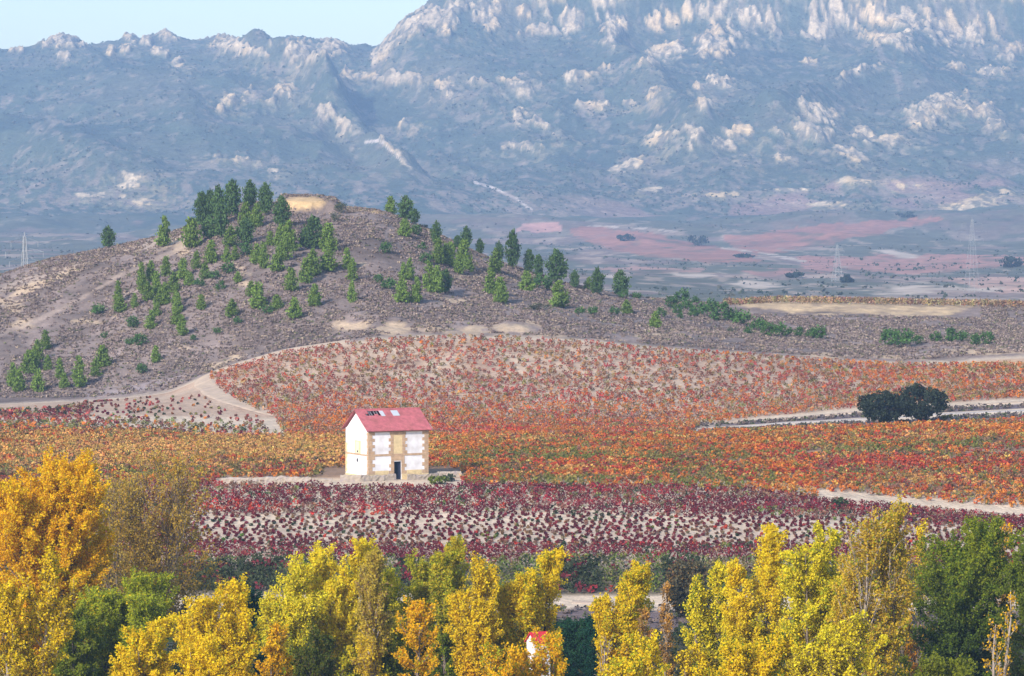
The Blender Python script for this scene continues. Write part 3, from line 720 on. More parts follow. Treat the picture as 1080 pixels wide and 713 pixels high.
def grow(H, Wd, r, habit='poplar', dens=1.0, cols=None, leaf=0.17, base=0.12, stems=1, bare=0.0, n1=46, twig_r=0.02, low=None):
    """returns (MB of wood, leaf arrays).  H height, Wd crown width"""
    wood = MB(); LP = []; LC = []; LS = []
    tops = []
    for s in range(stems):
        ang = 6.283 * s / max(stems, 1) + r.random() * 1.5
        off = 0 if stems == 1 else Wd * ((0.24 + 0.14 * r.random()) if habit == 'poplar' else (0.20 + 0.12 * r.random()))
        hh = H * (1 if s == 0 else 0.78 + 0.2 * r.random())
        tip = np.array([math.cos(ang) * off, math.sin(ang) * off * 0.8, hh])
        k = 9; t = np.linspace(0, 1, k)[:, None]
        pts = np.array([0.0, 0, -0.4]) * (1 - t) + tip * t
        pts[:, :2] = tip[None, :2] * (t ** 0.55) + np.cumsum(r.normal(size=(k, 2)) * H * 0.006, 0)
        rad = (0.020 * H / math.sqrt(stems)) * (1 - t[:, 0]) ** 0.8 + 0.02
        wood.tube(pts, rad, 6); tops.append((pts, hh))
        wS = Wd if stems == 1 else Wd * (0.54 if habit == 'poplar' else 0.62)
        nb = int(n1 / math.sqrt(stems))
        for b in range(nb):
            f = base + (0.97 - base) * ((b + r.random()) / nb)
            p0 = np.array([np.interp(f, t[:, 0], pts[:, i]) for i in range(3)])
            g = (f - base) / (1 - base)
            if habit == 'poplar':
                env = (math.sin(math.pi * min(1, (g * 0.82 + 0.16))) ** 0.75); el = R(52 + 22 * g + r.normal() * 7); 
            elif habit == 'fan':
                env = 0.9 - 0.2 * g; el = R(48 + 28 * g + r.normal() * 10)
            else:
                env = math.sqrt(max(0.05, 1 - (2 * g * 0.9 - 0.78) ** 2)); el = R(18 + 45 * g + r.normal() * 10)
            rr = wS * 0.5 * env * (0.72 + 0.45 * r.random())
            L = rr / max(math.cos(el), 0.32); L = min(L, H * 0.42, max(0.5, (hh * 1.02 - p0[2]) / max(math.sin(el), 0.2)))
            az = b * 2.39996 + r.normal() * 0.35
            d = np.array([math.cos(az) * math.cos(el), math.sin(az) * math.cos(el), math.sin(el)])
            tt = np.linspace(0, 1, 5)[:, None]
            bp = p0 + d * L * tt + np.array([0, 0, 1.0]) * (0.10 * L * tt ** 2) + np.cumsum(r.normal(size=(5, 3)) * L * 0.025, 0)
            br = np.interp(f, t[:, 0], rad) * 0.42
            wood.tube(bp, np.linspace(br, twig_r * 0.7, 5), 4)
            isbare = r.random() < bare
            bt = r.normal() * 0.5
            nt = max(3, int(4 + L * 1.6))
            for j in range(nt):
                u = 0.22 + 0.78 * (j + r.random()) / nt
                q0 = np.array([np.interp(u, tt[:, 0], bp[:, i]) for i in range(3)])
                dd = d + r.normal(size=3) * 0.55; dd[2] += 0.25; dd /= np.linalg.norm(dd)
                l2 = L * (0.16 + 0.22 * r.random()) * (1.15 - 0.5 * u) + 0.25
                q1 = q0 + dd * l2
                wood.tube([q0, (q0 + q1) / 2 + r.normal(size=3) * 0.04, q1], [twig_r, twig_r * 0.8, twig_r * 0.5], 3)
                nl = int((9 + 13 * l2) * dens * (0.12 if isbare else 1.0) * (0.6 + 0.8 * r.random()))
                if nl < 1: continue
                w = r.random((nl, 1)) ** 0.7
                LP.append(q0 + (q1 - q0) * w + r.normal(size=(nl, 3)) * 0.16 * (0.6 + 0.3 * l2))
                gl = np.clip((q0[2] / H), 0, 1)
                LC.append(cols(gl, bt, nl, r)); LS.append(leaf * (0.65 + 0.7 * r.random(nl)))
    Pp = np.concatenate(LP); return wood, leaves(Pp, np.concatenate(LS), np.clip(np.concatenate(LC), 0.004, 0.8), r, 0.3)

def tone(top, bottom=None, alt=None, altp=0.2, split=0.45, vary=0.25):
    """leaf colour by height: lower poplar leaves turn later, other trees just darken downwards"""
    def f(g, bt, n, r):
        b = bottom if bottom is not None else top
        k = np.clip((g - split) * 4 + 0.5 + bt * 0.5 + r.normal(size=(n, 1)) * 0.25, 0, 1)
        c = np.asarray(b) * (1 - k) + np.asarray(top) * k
        if alt is not None:
            m = r.random((n, 1)) < altp * (1 + 0.9 * np.tanh(bt * 2)); c = np.where(m, np.asarray(alt), c)
        return c * (1 - vary / 2 + vary * r.random((n, 1)))
    return f

YEL = (0.80, 0.57, 0.018); LEM = (0.76, 0.63, 0.03); GOLD = (0.82, 0.46, 0.012); ORA = (0.62, 0.27, 0.015)
GRN = (0.13, 0.19, 0.018); LIM = (0.33, 0.37, 0.025); DGR = (0.035, 0.06, 0.018); TEAL = (0.018, 0.07, 0.04); OLV = (0.20, 0.15, 0.035); BRN = (0.30, 0.18, 0.06)

def tree(name, px, top, width, d, label, habit, cols, seed, cat='tree', group=None, bark=M_BARK, **kw):
    r = np.random.default_rng(seed)
    x = (px - 540) / F * d; zb = float(G.z(x, d)); H = float(z_of(top + 11, d)) - zb
    o = empty(name, (x, d, zb), 0.0)
    kw['dens'] = kw.get('dens', 1.0) * 3.1; kw.setdefault('leaf', 0.084)
    wood, lf = grow(H, width / F * d * (1.14 if habit == 'poplar' else 1.08), r, habit, cols=cols, **kw)
    wood.build('trunk', bark, o, True); mesh('crown', lf[0], lf[1], lf[2], M_LEAF, o)
    return tag(o, label, cat, group)

RG = 'autumn trees along the river'
tree('poplar_tree', 40, 490, 140, 296, 'tall golden orange poplar at the edge of the picture beside the bare brown willow', 'broad', tone(GOLD, (0.74, 0.38, 0.012), YEL, 0.25), 1, group=RG, dens=1.3, n1=110, base=0.2, stems=4)
tree('poplar_tree', 22, 590, 84, 258, 'pale yellow tree standing in front of the tall golden orange poplar', 'poplar', tone(YEL, LIM, OLV, 0.2), 2, group=RG, bark=M_PALEBARK, stems=2, n1=46, dens=1.1)
tree('willow_tree', 150, 484, 168, 316, 'half bare brown willow with fanned twigs beside the golden orange poplar', 'fan', tone((0.48, 0.34, 0.06), (0.36, 0.27, 0.07), (0.52, 0.32, 0.05), 0.35), 3, bark=M_BARK, stems=7, n1=56, dens=0.34, bare=0.25, base=0.22, twig_r=0.022)
tree('willow_tree', 78, 640, 66, 284, 'rounded dark olive green willow below the half bare brown willow', 'broad', tone((0.20, 0.23, 0.02), (0.07, 0.10, 0.02), GRN, 0.2), 4, stems=3, dens=1.6, n1=54, base=0.05)
tree('poplar_tree', 135, 610, 86, 290, 'yellow green bushy tree with three pointed tips in front of the bare willow', 'poplar', tone(LIM, GRN, YEL, 0.08), 5, group=RG, stems=4, n1=60, dens=1.3, base=0.05)
tree('poplar_tree', 152, 655, 78, 252, 'low bright yellow domed tree in front of the yellow green bushy tree', 'broad', tone(YEL, YEL, LIM, 0.1), 6, group=RG, stems=3, n1=60, dens=1.5, base=0.1)
tree('poplar_tree', 229, 614, 76, 264, 'bright yellow tree with a thin bare tip beside the small teal conifer', 'poplar', tone(YEL, GOLD, LIM, 0.06), 7, group=RG, stems=4, n1=60, dens=1.15, base=0.1, bare=0.08)
tree('conifer_tree', 262, 622, 32, 312, 'small dark teal green tree between the bright yellow trees and the green vine strip', 'broad', tone(TEAL, (0.012, 0.05, 0.03), (0.03, 0.08, 0.04), 0.2), 8, n1=40, dens=2.0, base=0.05)
tree('poplar_tree', 292, 655, 44, 254, 'small orange yellow tree at the foot of the tall lemon poplars', 'broad', tone(GOLD, ORA, OLV, 0.2), 9, group=RG, stems=2, n1=40, dens=0.9, base=0.1)
tree('poplar_tree', 312, 592, 62, 289, 'lemon yellow poplar with a green lower half, first of the tall trio', 'poplar', tone(LEM, GRN, LIM, 0.15, split=0.5), 10, group=RG, stems=3, n1=52, dens=1.25, base=0.08)
tree('poplar_tree', 352, 570, 66, 292, 'tallest lemon yellow poplar of the trio, broad with several tips', 'poplar', tone(LEM, LIM, YEL, 0.25, split=0.4), 11, group=RG, stems=3, n1=60, dens=1.3, base=0.08)
tree('poplar_tree', 391, 575, 26, 286, 'slender greyish yellow poplar column on the end of the tall trio', 'poplar', tone((0.52, 0.40, 0.06), YEL, BRN, 0.15), 12, group=RG, bark=M_PALEBARK, n1=64, dens=0.85, base=0.05)
tree('poplar_tree', 411, 604, 36, 296, 'shorter yellow green poplar leaning against the slender column', 'poplar', tone(LEM, GRN, LIM, 0.3, split=0.5), 13, group=RG, n1=50, dens=1.3, base=0.05)
tree('poplar_tree', 447, 590, 32, 300, 'narrow yellow green poplar beside the tall pointed one near the house', 'poplar', tone((0.50, 0.42, 0.03), GRN, LIM, 0.3, split=0.5), 14, group=RG, n1=50, dens=1.3, base=0.05)
tree('poplar_tree', 474, 565, 46, 298, 'tall pointed poplar, yellow above and deep green below', 'poplar', tone((0.55, 0.44, 0.03), GRN, LIM, 0.3, split=0.55), 15, group=RG, stems=2, n1=56, dens=1.3, base=0.05)
tree('poplar_tree', 441, 632, 38, 268, 'small golden branchy tree low in front of the narrow yellow green poplar', 'broad', tone(GOLD, ORA, LIM, 0.12), 16, group=RG, n1=32, dens=0.75, base=0.3)
tree('poplar_tree', 509, 590, 60, 284, 'golden poplar with open dark branches above the small red roofed hut', 'poplar', tone(YEL, GOLD, OLV, 0.12), 17, group=RG, stems=3, n1=54, dens=1.05, base=0.15, bark=M_DARKBARK)
tree('poplar_tree', 553, 584, 66, 288, 'wide golden poplar standing over the small red roofed hut', 'poplar', tone(YEL, OLV, LIM, 0.15, split=0.5), 18, group=RG, stems=3, n1=58, dens=1.2, base=0.15, bark=M_DARKBARK)
tree('poplar_tree', 566, 668, 60, 252, 'low orange yellow sapling in front of the small red roofed hut', 'broad', tone(GOLD, OLV, LIM, 0.2), 19, group=RG, stems=2, n1=40, dens=0.95, base=0.2)
tree('poplar_tree', 524, 684, 42, 250, 'small orange shrub like tree at the foot of the golden poplars', 'broad', tone(GOLD, OLV, LIM, 0.25), 20, group=RG, n1=36, dens=1.0, base=0.1)
tree('conifer_tree', 606, 652, 44, 320, 'dark teal conifer beside the small red roofed hut', 'broad', tone((0.03, 0.09, 0.04), TEAL), 21, n1=50, dens=2.0, base=0.03)
tree('conifer_tree', 635, 648, 36, 312, 'dark teal conifer behind the pale bare saplings', 'poplar', tone(TEAL, (0.014, 0.05, 0.03), (0.03, 0.10, 0.05), 0.2), 22, n1=50, dens=2.0, base=0.03)
tree('conifer_tree', 428, 664, 60, 310, 'deep green tree in the dark gap below the tall pointed poplar', 'broad', tone((0.03, 0.085, 0.05), TEAL, DGR, 0.3), 23, n1=50, dens=1.8, base=0.03)
tree('sapling_tree', 640, 668, 20, 252, 'leafless pale grey sapling in front of the dark teal conifer', 'poplar', tone(YEL), 24, bark=M_PALEBARK, n1=16, dens=0.05, base=0.35)
tree('poplar_tree', 656, 591, 56, 290, 'golden yellow poplar with two close tips beside the thin pinkish poplar', 'poplar', tone(YEL, GOLD, LIM, 0.15), 25, group=RG, stems=3, n1=56, dens=1.2, base=0.08)
tree('poplar_tree', 693, 604, 30, 282, 'thin pinkish brown poplar with bare stems showing', 'poplar', tone((0.50, 0.27, 0.06), GOLD, BRN, 0.4), 26, group=RG, bark=M_PALEBARK, stems=2, n1=48, dens=0.6, base=0.05, bare=0.3)
tree('poplar_tree', 674, 672, 76, 244, 'low mottled yellow tree at the foot of the golden yellow poplar', 'broad', tone(YEL, OLV, LIM, 0.3), 27, group=RG, stems=2, n1=50, dens=1.0, base=0.1)
tree('olive_shrub', 728, 588, 42, 378, 'round grey olive shrub standing behind the poplars at the edge of the red vineyard', 'broad', tone((0.14, 0.125, 0.07), (0.05, 0.05, 0.03), BRN, 0.2), 28, cat='shrub', n1=40, dens=1.5, base=0.02, leaf=0.14)
tree('poplar_tree', 745, 586, 44, 280, 'yellow green poplar with two tips in front of the grey olive shrub', 'poplar', tone(LEM, LIM, GRN, 0.2), 29, group=RG, stems=2, n1=54, dens=1.1, base=0.05)
tree('poplar_tree', 798, 554, 62, 276, 'tall bright yellow poplar rising above the yellow green two tipped one', 'poplar', tone(YEL, LIM, LEM, 0.3), 30, group=RG, stems=2, n1=66, dens=1.3, base=0.05)
tree('poplar_tree', 858, 558, 84, 270, 'broad lemon yellow tree with a rounded top between two taller poplars', 'broad', tone(LEM, YEL, LIM, 0.2), 31, group=RG, stems=4, n1=72, dens=1.35, base=0.08)
tree('poplar_tree', 918, 533, 84, 262, 'tallest yellow tree on its side of the river, crowded with bare grey twigs', 'poplar', tone((0.58, 0.40, 0.04), YEL, LIM, 0.15), 32, group=RG, bark=M_PALEBARK, stems=4, n1=80, dens=0.75, base=0.08, bare=0.3, twig_r=0.024)
tree('poplar_tree', 962, 542, 44, 296, 'thin sparse yellow poplar between the twiggy yellow tree and the green one', 'poplar', tone(YEL, ORA, BRN, 0.3), 33, group=RG, stems=2, n1=44, dens=0.5, base=0.1, bare=0.3)
tree('poplar_tree', 790, 668, 90, 240, 'low domed yellow tree below the tall bright yellow poplar', 'broad', tone(YEL, LIM, GRN, 0.15), 34, group=RG, stems=3, n1=60, dens=1.3, base=0.08)
tree('poplar_tree', 878, 650, 96, 238, 'low lemon yellow tree in front of the twiggy yellow one', 'broad', tone(LEM, YEL, OLV, 0.2), 35, group=RG, stems=3, n1=60, dens=1.2, base=0.08)
tree('green_tree', 1012, 550, 112, 284, 'large leafy green tree with dark open branches and yellowish top', 'broad', tone((0.27, 0.30, 0.02), (0.065, 0.10, 0.02), GRN, 0.35, split=0.68), 36, stems=4, n1=72, dens=1.35, base=0.28, bark=M_DARKBARK)
tree('poplar_tree', 1058, 545, 40, 300, 'sparse orange brown poplar half hidden behind the large green tree', 'poplar', tone(GOLD, ORA, BRN, 0.4), 37, group=RG, bark=M_PALEBARK, stems=2, n1=40, dens=0.45, base=0.1, bare=0.3)
tree('green_tree', 1086, 580, 60, 278, 'dark green tree cut by the picture edge next to the pale bare birch', 'broad', tone((0.16, 0.20, 0.02), (0.06, 0.09, 0.02)), 38, n1=56, dens=1.6, base=0.15)
tree('birch_tree', 1058, 612, 34, 250, 'pale barked nearly leafless birch in front of the large green tree', 'poplar', tone(GOLD, ORA), 39, bark=M_PALEBARK, stems=2, n1=26, dens=0.14, base=0.2)
tree('green_tree', 990, 696, 80, 242, 'low yellow green shrub like tree under the large green tree', 'broad', tone((0.20, 0.22, 0.02), GRN), 40, n1=44, dens=1.5, base=0.05)
tree('green_tree', 335, 668, 64, 262, 'dark green low tree at the foot of the lemon poplars', 'broad', tone((0.10, 0.12, 0.018), DGR, OLV, 0.15), 41, stems=2, n1=50, dens=1.5, base=0.05)
tree('poplar_tree', 735, 676, 56, 242, 'low yellow and green tree between the thin pinkish poplar and the yellow domed one', 'broad', tone(YEL, GRN, OLV, 0.3), 42, group=RG, stems=2, n1=44, dens=1.0, base=0.1)
tree('poplar_tree', 215, 672, 70, 246, 'low rich yellow tree between the domed yellow tree and the small orange one', 'broad', tone(YEL, GOLD), 43, group=RG, stems=3, n1=50, dens=1.3, base=0.1)

# holm oaks by the road
def oak(px, base, w, h, d, label, seed):
    r = np.random.default_rng(seed)
    x = (px - 540) / F * d; z = float(G.z(x, d)); s = d / F
    Wd = w * s; H = h * s + (float(z_of(base, d)) - z)
    o = empty('holm_oak', (x, d, z)); mb = MB()
    mb.tube([(0, 0, -0.3), (0.05, 0, H * 0.3), (0.1, 0, H * 0.55)], [0.32, 0.27, 0.15], 7)
    LP = []; 
    for k in range(150):
        u = r.normal(size=3); u /= np.linalg.norm(u); u[2] = u[2] * 0.5 + 0.1
        rr = 0.60 + 0.36 * r.random()
        c = np.array([u[0] * Wd * 0.5 * rr, u[1] * Wd * 0.45 * rr, H * (0.46 + u[2] * 0.82 * rr)])
        c[2] = max(c[2], 0.25)
        if k < 30: mb.tube([(0.05, 0, H * 0.3), c * 0.5 + np.array([0, 0, H * 0.2]), c], [0.12, 0.07, 0.03], 4)
        n = 46; q = r.normal(size=(n, 3)); q /= np.linalg.norm(q, axis=1)[:, None]
        LP.append(c + q * np.array([1, 1, 0.8]) * (0.42 + 0.45 * r.random()) * (0.6 + 0.4 * r.random((n, 1))))
    Pp = np.concatenate(LP); Pp[:, 2] = np.maximum(Pp[:, 2], 0.05)
    cc = np.array((0.030, 0.040, 0.026)) * (0.6 + 0.9 * r.random((len(Pp), 1)))
    v, q, c = leaves(Pp, 0.17 * (0.7 + 0.6 * r.random(len(Pp))), cc, r, 0.4)
    mb.build('trunk', M_DARKBARK, o, True); mesh('crown', v, q, c, M_NEEDLE, o)
    tag(o, label, 'tree', 'holm oaks by the road')
oak(931, 449, 56, 38, 556, 'smaller rounder dark holm oak of the pair in front of the grey road', 61)
oak(970, 449, 62, 45, 558, 'larger dark holm oak of the pair in front of the grey road', 62)

# ---------------------------------------------------------------- pines of the hill
def pine_template(kind, r):
    """unit pine: height 1, width 1 (scaled per tree)"""
    LP = []; mb = MB()
    if kind == 'shrub':
        for k in range(16):
            u = r.normal(size=3); u /= np.linalg.norm(u)
            c = np.array([u[0] * 0.34, u[1] * 0.34, 0.46 + u[2] * 0.30]); n = 26
            LP.append(c + r.normal(size=(n, 3)) * 0.095)
        mb.tube([(0, 0, -0.03), (0, 0, 0.4)], [0.03, 0.02], 4)
    else:
        mb.tube([(0, 0, -0.04), (r.normal() * 0.01, 0, 0.5), (0, 0, 0.96)], [0.028, 0.018, 0.006], 5)
        tiers = 12
        for k in range(tiers):
            f = (k + 0.5) / tiers
            if kind == 'tall': rad = 0.5 * min(1.0, (1.02 - f) * 2.2) ** 0.7 * (0.75 + 0.25 * math.sin(f * 3.1)); z0 = 0.10 + 0.88 * f
            else: rad = 0.5 * (1.0 - f) ** 0.62 * (1 - 0.35 * max(0, 0.18 - f) / 0.18); z0 = 0.04 + 0.93 * f
            nb = max(3, int(11 * rad * 2)) + (2 if k < tiers - 1 else 0)
            for b in range(nb):
                az = r.random() * 6.283; L = rad * (0.62 + 0.5 * r.random())
                n = 15
                t = (0.35 + 0.65 * r.random((n, 1)))
                tip = np.array([math.cos(az) * L, math.sin(az) * L, 0.10 * L + r.normal() * 0.02])
                LP.append(np.array([0, 0, z0]) + tip * t + r.normal(size=(n, 3)) * np.array([0.055, 0.055, 0.03]))
    return mb, np.concatenate(LP)

pr = np.random.default_rng(77)
TEMPL = {}
PCOL = {'tall': (0.072, 0.125, 0.040), 'young': (0.135, 0.205, 0.040), 'shrub': (0.062, 0.125, 0.034), 'dim': (0.08, 0.095, 0.055)}
for kind in ('tall', 'young', 'shrub', 'dim'):
    for k in range(4):
        mb, Pp = pine_template({'dim': 'shrub'}.get(kind, kind), pr)
        cc = np.array(PCOL[kind]) * (0.85 + 0.3 * pr.random()) * (0.65 + 0.7 * pr.random((len(Pp), 1)))
        v, q, c = leaves(Pp, np.where(True, 0.045 if kind != 'shrub' else 0.06, 0) * (0.7 + 0.6 * pr.random(len(Pp))), cc, pr, 0.3)
        TEMPL[(kind, k)] = [mb, (v, q, c), None]

ORD = ['first', 'second', 'third', 'fourth', 'fifth', 'sixth', 'seventh', 'eighth', 'ninth', 'tenth', 'eleventh', 'twelfth', 'thirteenth', 'fourteenth', 'fifteenth', 'sixteenth', 'seventeenth', 'eighteenth', 'nineteenth', 'twentieth', 'twenty-first', 'twenty-second', 'twenty-third', 'twenty-fourth', 'twenty-fifth', 'twenty-sixth']
# cluster: (where phrase, order phrase, sort axis, [(px, base row, height, width, kind)])
PINES = [
 ('alone on the bare ridge', 'going up from the pylon', 0, [(114,262,22,15,'tall'),(173,260,30,16,'young')]),
 ('in the hilltop clump', 'from its bare ridge end', 0,
  [(202,262,31,20,'young'),(213,240,36,16,'tall'),(222,232,30,18,'tall'),(231,240,42,17,'tall'),(220,253,25,17,'tall'),(233,252,38,18,'tall'),(245,229,37,19,'tall'),(259,240,25,14,'young'),(264,220,28,15,'tall'),(271,240,24,16,'young'),(280,227,32,16,'tall'),(297,241,32,18,'tall'),(243,261,21,15,'young'),(259,257,25,20,'tall')]),
 ('below the hilltop clump', 'from the bare ridge', 0,
  [(223,278,24,15,'young'),(239,277,15,11,'young'),(248,275,15,9,'young'),(285,259,15,11,'young'),(259,270,12,14,'shrub'),(270.5,279,20,15,'young'),(278,284,27,11,'young'),(296,262,24,15,'young'),(305,266,31,19,'young'),(301,275,27,15,'young'),(293,287,24,16,'young'),(331,263,33,21,'tall'),(322.5,263,22,15,'tall'),(346,265.5,29,19,'young'),(322.6,299,26,15,'young'),(330,292,28,17,'young'),(346,286,24,21,'young'),(366,284,22,12,'young'),(371.7,296,22,11,'young'),(371,319,22,10,'young'),(241.5,289,11,13,'shrub'),(251,298,11,10,'young'),(216,295,17,11,'young'),(225,295,8,11,'shrub')]),
 ('beside the summit sandy cut', 'going downhill', 1, [(360,225,12,14,'dim'),(354,233.5,11,9,'dim')]),
 ('scattered over the middle hillside', 'from the bare ridge', 0,
  [(307,308,24,14,'young'),(332,323.6,23,16,'young'),(272,327,27,17,'young'),(264.6,313,16,10,'young'),(292,327,15,13,'young'),(310.7,336,21,17,'young'),(282,332,7,11,'shrub'),(244.5,335.5,19,14,'young'),(251,342,7,7,'shrub'),(232.6,306.5,8,9,'shrub'),(229,353,6,8,'shrub')]),
 ('in the dense downhill chain', 'going downhill', 1,
  [(149,303,25,11,'young'),(159,297,21,12,'young'),(175,292,21,11,'young'),(193,295,21,13,'young'),(207,284.5,19,10,'young'),(165,312,24,12,'young'),(156,318,20,12,'young'),(173.6,322,23,13,'young'),(183,309,21,14,'young'),(185.5,325,23,10,'young'),(167.6,324,15,13,'young'),(200,301.6,14,12,'young'),(211,303,8,10,'shrub'),(165,334,14,10,'young'),(159,347,19,14,'young'),(187,331,21,11,'young'),(186,343,18,13,'young'),(191.5,354,20,13,'young'),(151,311,20,12,'young')]),
 ('around the dense downhill chain', 'from the pylon end', 0,
  [(124.5,321,24,10,'young'),(126,330,18,15,'young'),(141.6,325,15,9,'young'),(103,333,11,9,'shrub'),(140,346,10,10,'shrub'),(212,327.6,16,11,'young'),(147.6,365.6,11,13,'shrub'),(136,364,7,8,'shrub'),(204,360,5,7,'shrub'),(110,357,6,6,'shrub'),(149.5,394,9,9,'shrub'),(164,384,17,11,'young')]),
 ('at the low foot of the hill', 'going downhill', 1,
  [(47.6,369,20,13,'young'),(39.4,381,22,12,'young'),(30,394,24,17,'young'),(12.6,408,24,13,'young'),(19.3,413.7,24,15,'young'),(39.4,413.7,23,14,'young'),(50,391,16,10,'young'),(62.5,400,21,11,'young'),(67,410,16,12,'young'),(82.5,409,31,16,'young'),(108,388,23,17,'young'),(100,398,18,12,'young'),(35,388,18,13,'young')]),
 ('by the bare summit shoulder', 'from the summit down', 1,
  [(412,224,18,13,'young'),(427.6,233,25,17,'tall'),(437,235,15,12,'tall'),(427,249.5,18,14,'young'),(439,248,9,9,'shrub'),(448,241,6,6,'dim'),(407.5,268,10,8,'shrub'),(445,264,7,8,'shrub'),(449,279,10,9,'shrub')]),
 ('along the falling ridge', 'from the summit down', 0,
  [(460,259,24,12,'tall'),(462.5,279,26,16,'young'),(470,280,22,13,'young'),(492,259,22,12,'tall'),(489,282,28,17,'young'),(475,281,24,15,'young'),(484,289,21,12,'young'),(495,287,13,11,'young'),(482.6,262,13,11,'tall'),(506,265,16,9,'tall'),(526.5,270,21,10,'tall'),(523,288,25,16,'young'),(540.5,283.5,38,15,'tall'),(558,288,24,11,'tall'),(568,292,22,12,'tall'),(587,298,33,22,'tall'),(606,304,18,10,'tall'),(621,306,13,11,'young'),(630,311,27,15,'tall'),(654.6,312,26,18,'tall')]),
 ('above the sandy scarps', 'from the summit side', 0,
  [(424,320,24,17,'young'),(439,320,26,14,'young'),(432.4,296,22,11,'young'),(425.6,295,17,10,'young'),(452.6,308,30,16,'young'),(461,309.6,28,15,'young'),(470,309.6,24,13,'tall'),(399,299,6,10,'shrub'),(410,306,8,14,'shrub'),(518,311,27,16,'young'),(528,320,27,16,'young'),(555.7,308,21,17,'young'),(574,306.6,14,19,'shrub'),(590,325,27,23,'young'),(569,327,8,20,'dim'),(611,332.6,8,9,'shrub'),(625,332,8,9,'shrub'),(649,332.6,8,9,'shrub'),(661,332,15,12,'young'),(657,315,7,10,'shrub'),(672,316,7,9,'shrub')]),
 ('in the row to the plateau', 'going downhill', 0,
  [(691,346.5,17,14,'young'),(697.6,334,8,8,'shrub'),(704,318,8,11,'dim'),(720,319,12,11,'shrub'),(733,320,7,7,'shrub'),(708.7,325,9,13,'shrub'),(725,327,9,12,'shrub'),(715,331.6,9,11,'shrub'),(718,336,5,7,'shrub'),(739,333.5,13,16,'shrub'),(750,329,12,10,'shrub'),(731,334.5,8,10,'shrub'),(760.5,339,16,17,'shrub'),(772.6,339,12,13,'shrub'),(782,343.7,15,14,'shrub'),(771,351,7,10,'dim'),(790,353,8,9,'shrub'),(800,349,11,15,'shrub'),(810.5,355,12,13,'shrub'),(826,355.7,12,17,'shrub'),(843,355.7,9,10,'shrub'),(857,356.7,10,11,'shrub'),(864,357.6,12,13,'shrub')]),
 ('under the plateau vines', 'from the house side', 0,
  [(939,365,15,15,'shrub'),(952,366.6,17,15,'shrub'),(969,363,8,10,'shrub'),(987.6,361.6,10,11,'shrub'),(1003,361.6,13,15,'shrub'),(1014,361,11,10,'shrub'),(1029,364,10,10,'shrub'),(1041.5,363,11,13,'shrub')]),
]
ADJ = {'tall': 'tall dark green pine', 'young': 'light green conical pine', 'shrub': 'small round green pine', 'dim': 'low grey green bush'}
for where, how, ax, items in PINES:
    for i, (px, base, h, w, kind) in enumerate(sorted(items, key=lambda t: t[ax])):
        x, y, z = place(px, base, 684, 812)
        key = (kind, int(pr.integers(0, 4)))
        T = TEMPL[key]
        nm = 'pine_tree' if kind in ('tall', 'young') else 'pine_bush' if kind == 'shrub' else 'grey_bush'
        o = empty(nm, (x, y, z - 0.05), pr.random() * 6.28)
        if T[2] is None:
            tr = T[0].build('trunk', M_BARK, o, True); cr_ = mesh('crown', *T[1], M_NEEDLE, o); T[2] = (tr, cr_)
        else:
            for src in T[2]:
                c_ = src.copy(); COL.objects.link(c_); c_.parent = o
        s = y / F
        wf = 1.08 if kind == 'tall' else 1.25
        o.scale = (w * s * wf, w * s * wf, h * s * 1.08)
        if kind == 'shrub': kk = max(w * 1.2, h * 1.5) * s; o.scale = (kk, kk, kk * 0.92)
        tag(o, f"{ADJ[kind]} {where}, {ORD[i]} {how}", 'tree' if kind in ('tall', 'young') else 'bush', 'pines scattered over the hill')

# ---------------------------------------------------------------- bushes of the fields and the far valley
def bush(name, px, base, w, h, d0, d1, label, col, seed, sheet=None, leaf=0.14, n=420, cat='bush', group=None):
    r = np.random.default_rng(seed)
    x, y, z = place(px, base, d0, d1, sheet); s = y / F
    o = empty(name, (x, y, z)); mb = MB(); LP = []
    for k in range(max(8, n // 26)):
        u = r.normal(size=3); u /= np.linalg.norm(u)
        c = np.array([u[0] * w * s * 0.40, u[1] * w * s * 0.35, h * s * (0.5 + u[2] * 0.36)])
        mb.tube([(0, 0, -0.1), c * 0.6, c], [0.03 * h * s, 0.02 * h * s, 0.01 * h * s], 4)
        LP.append(c + r.normal(size=(26, 3)) * np.array([w, w, h]) * s * 0.085)
    Pp = np.concatenate(LP); cc = np.array(col) * (0.65 + 0.7 * r.random((len(Pp), 1)))
    v, q, c = leaves(Pp, leaf * (0.7 + 0.6 * r.random(len(Pp))), cc, r, 0.4)
    mb.build('trunk', M_BARK, o); mesh('crown', v, q, c, M_NEEDLE, o)
    tag(o, label, cat, group)
bush('garden_bush', 462, 511, 22, 9, 455, 470, 'leafy green bush in front of the low wall beside the house', (0.12, 0.15, 0.03), 71)
bush('garden_bush', 473, 508, 14, 8, 455, 470, 'dull grey green bush at the end of the low wall beside the house', (0.07, 0.085, 0.05), 72)
bush('roadside_bush', 886, 536, 20, 11, 440, 470, 'dark green bush beside the sandy track under the orange vineyard', (0.045, 0.07, 0.03), 73)
bush('roadside_bush', 1000, 444, 12, 6, 552, 566, 'small yellow green bush by the road past the larger holm oak', (0.16, 0.15, 0.04), 74)
FV = 'trees of the far valley'
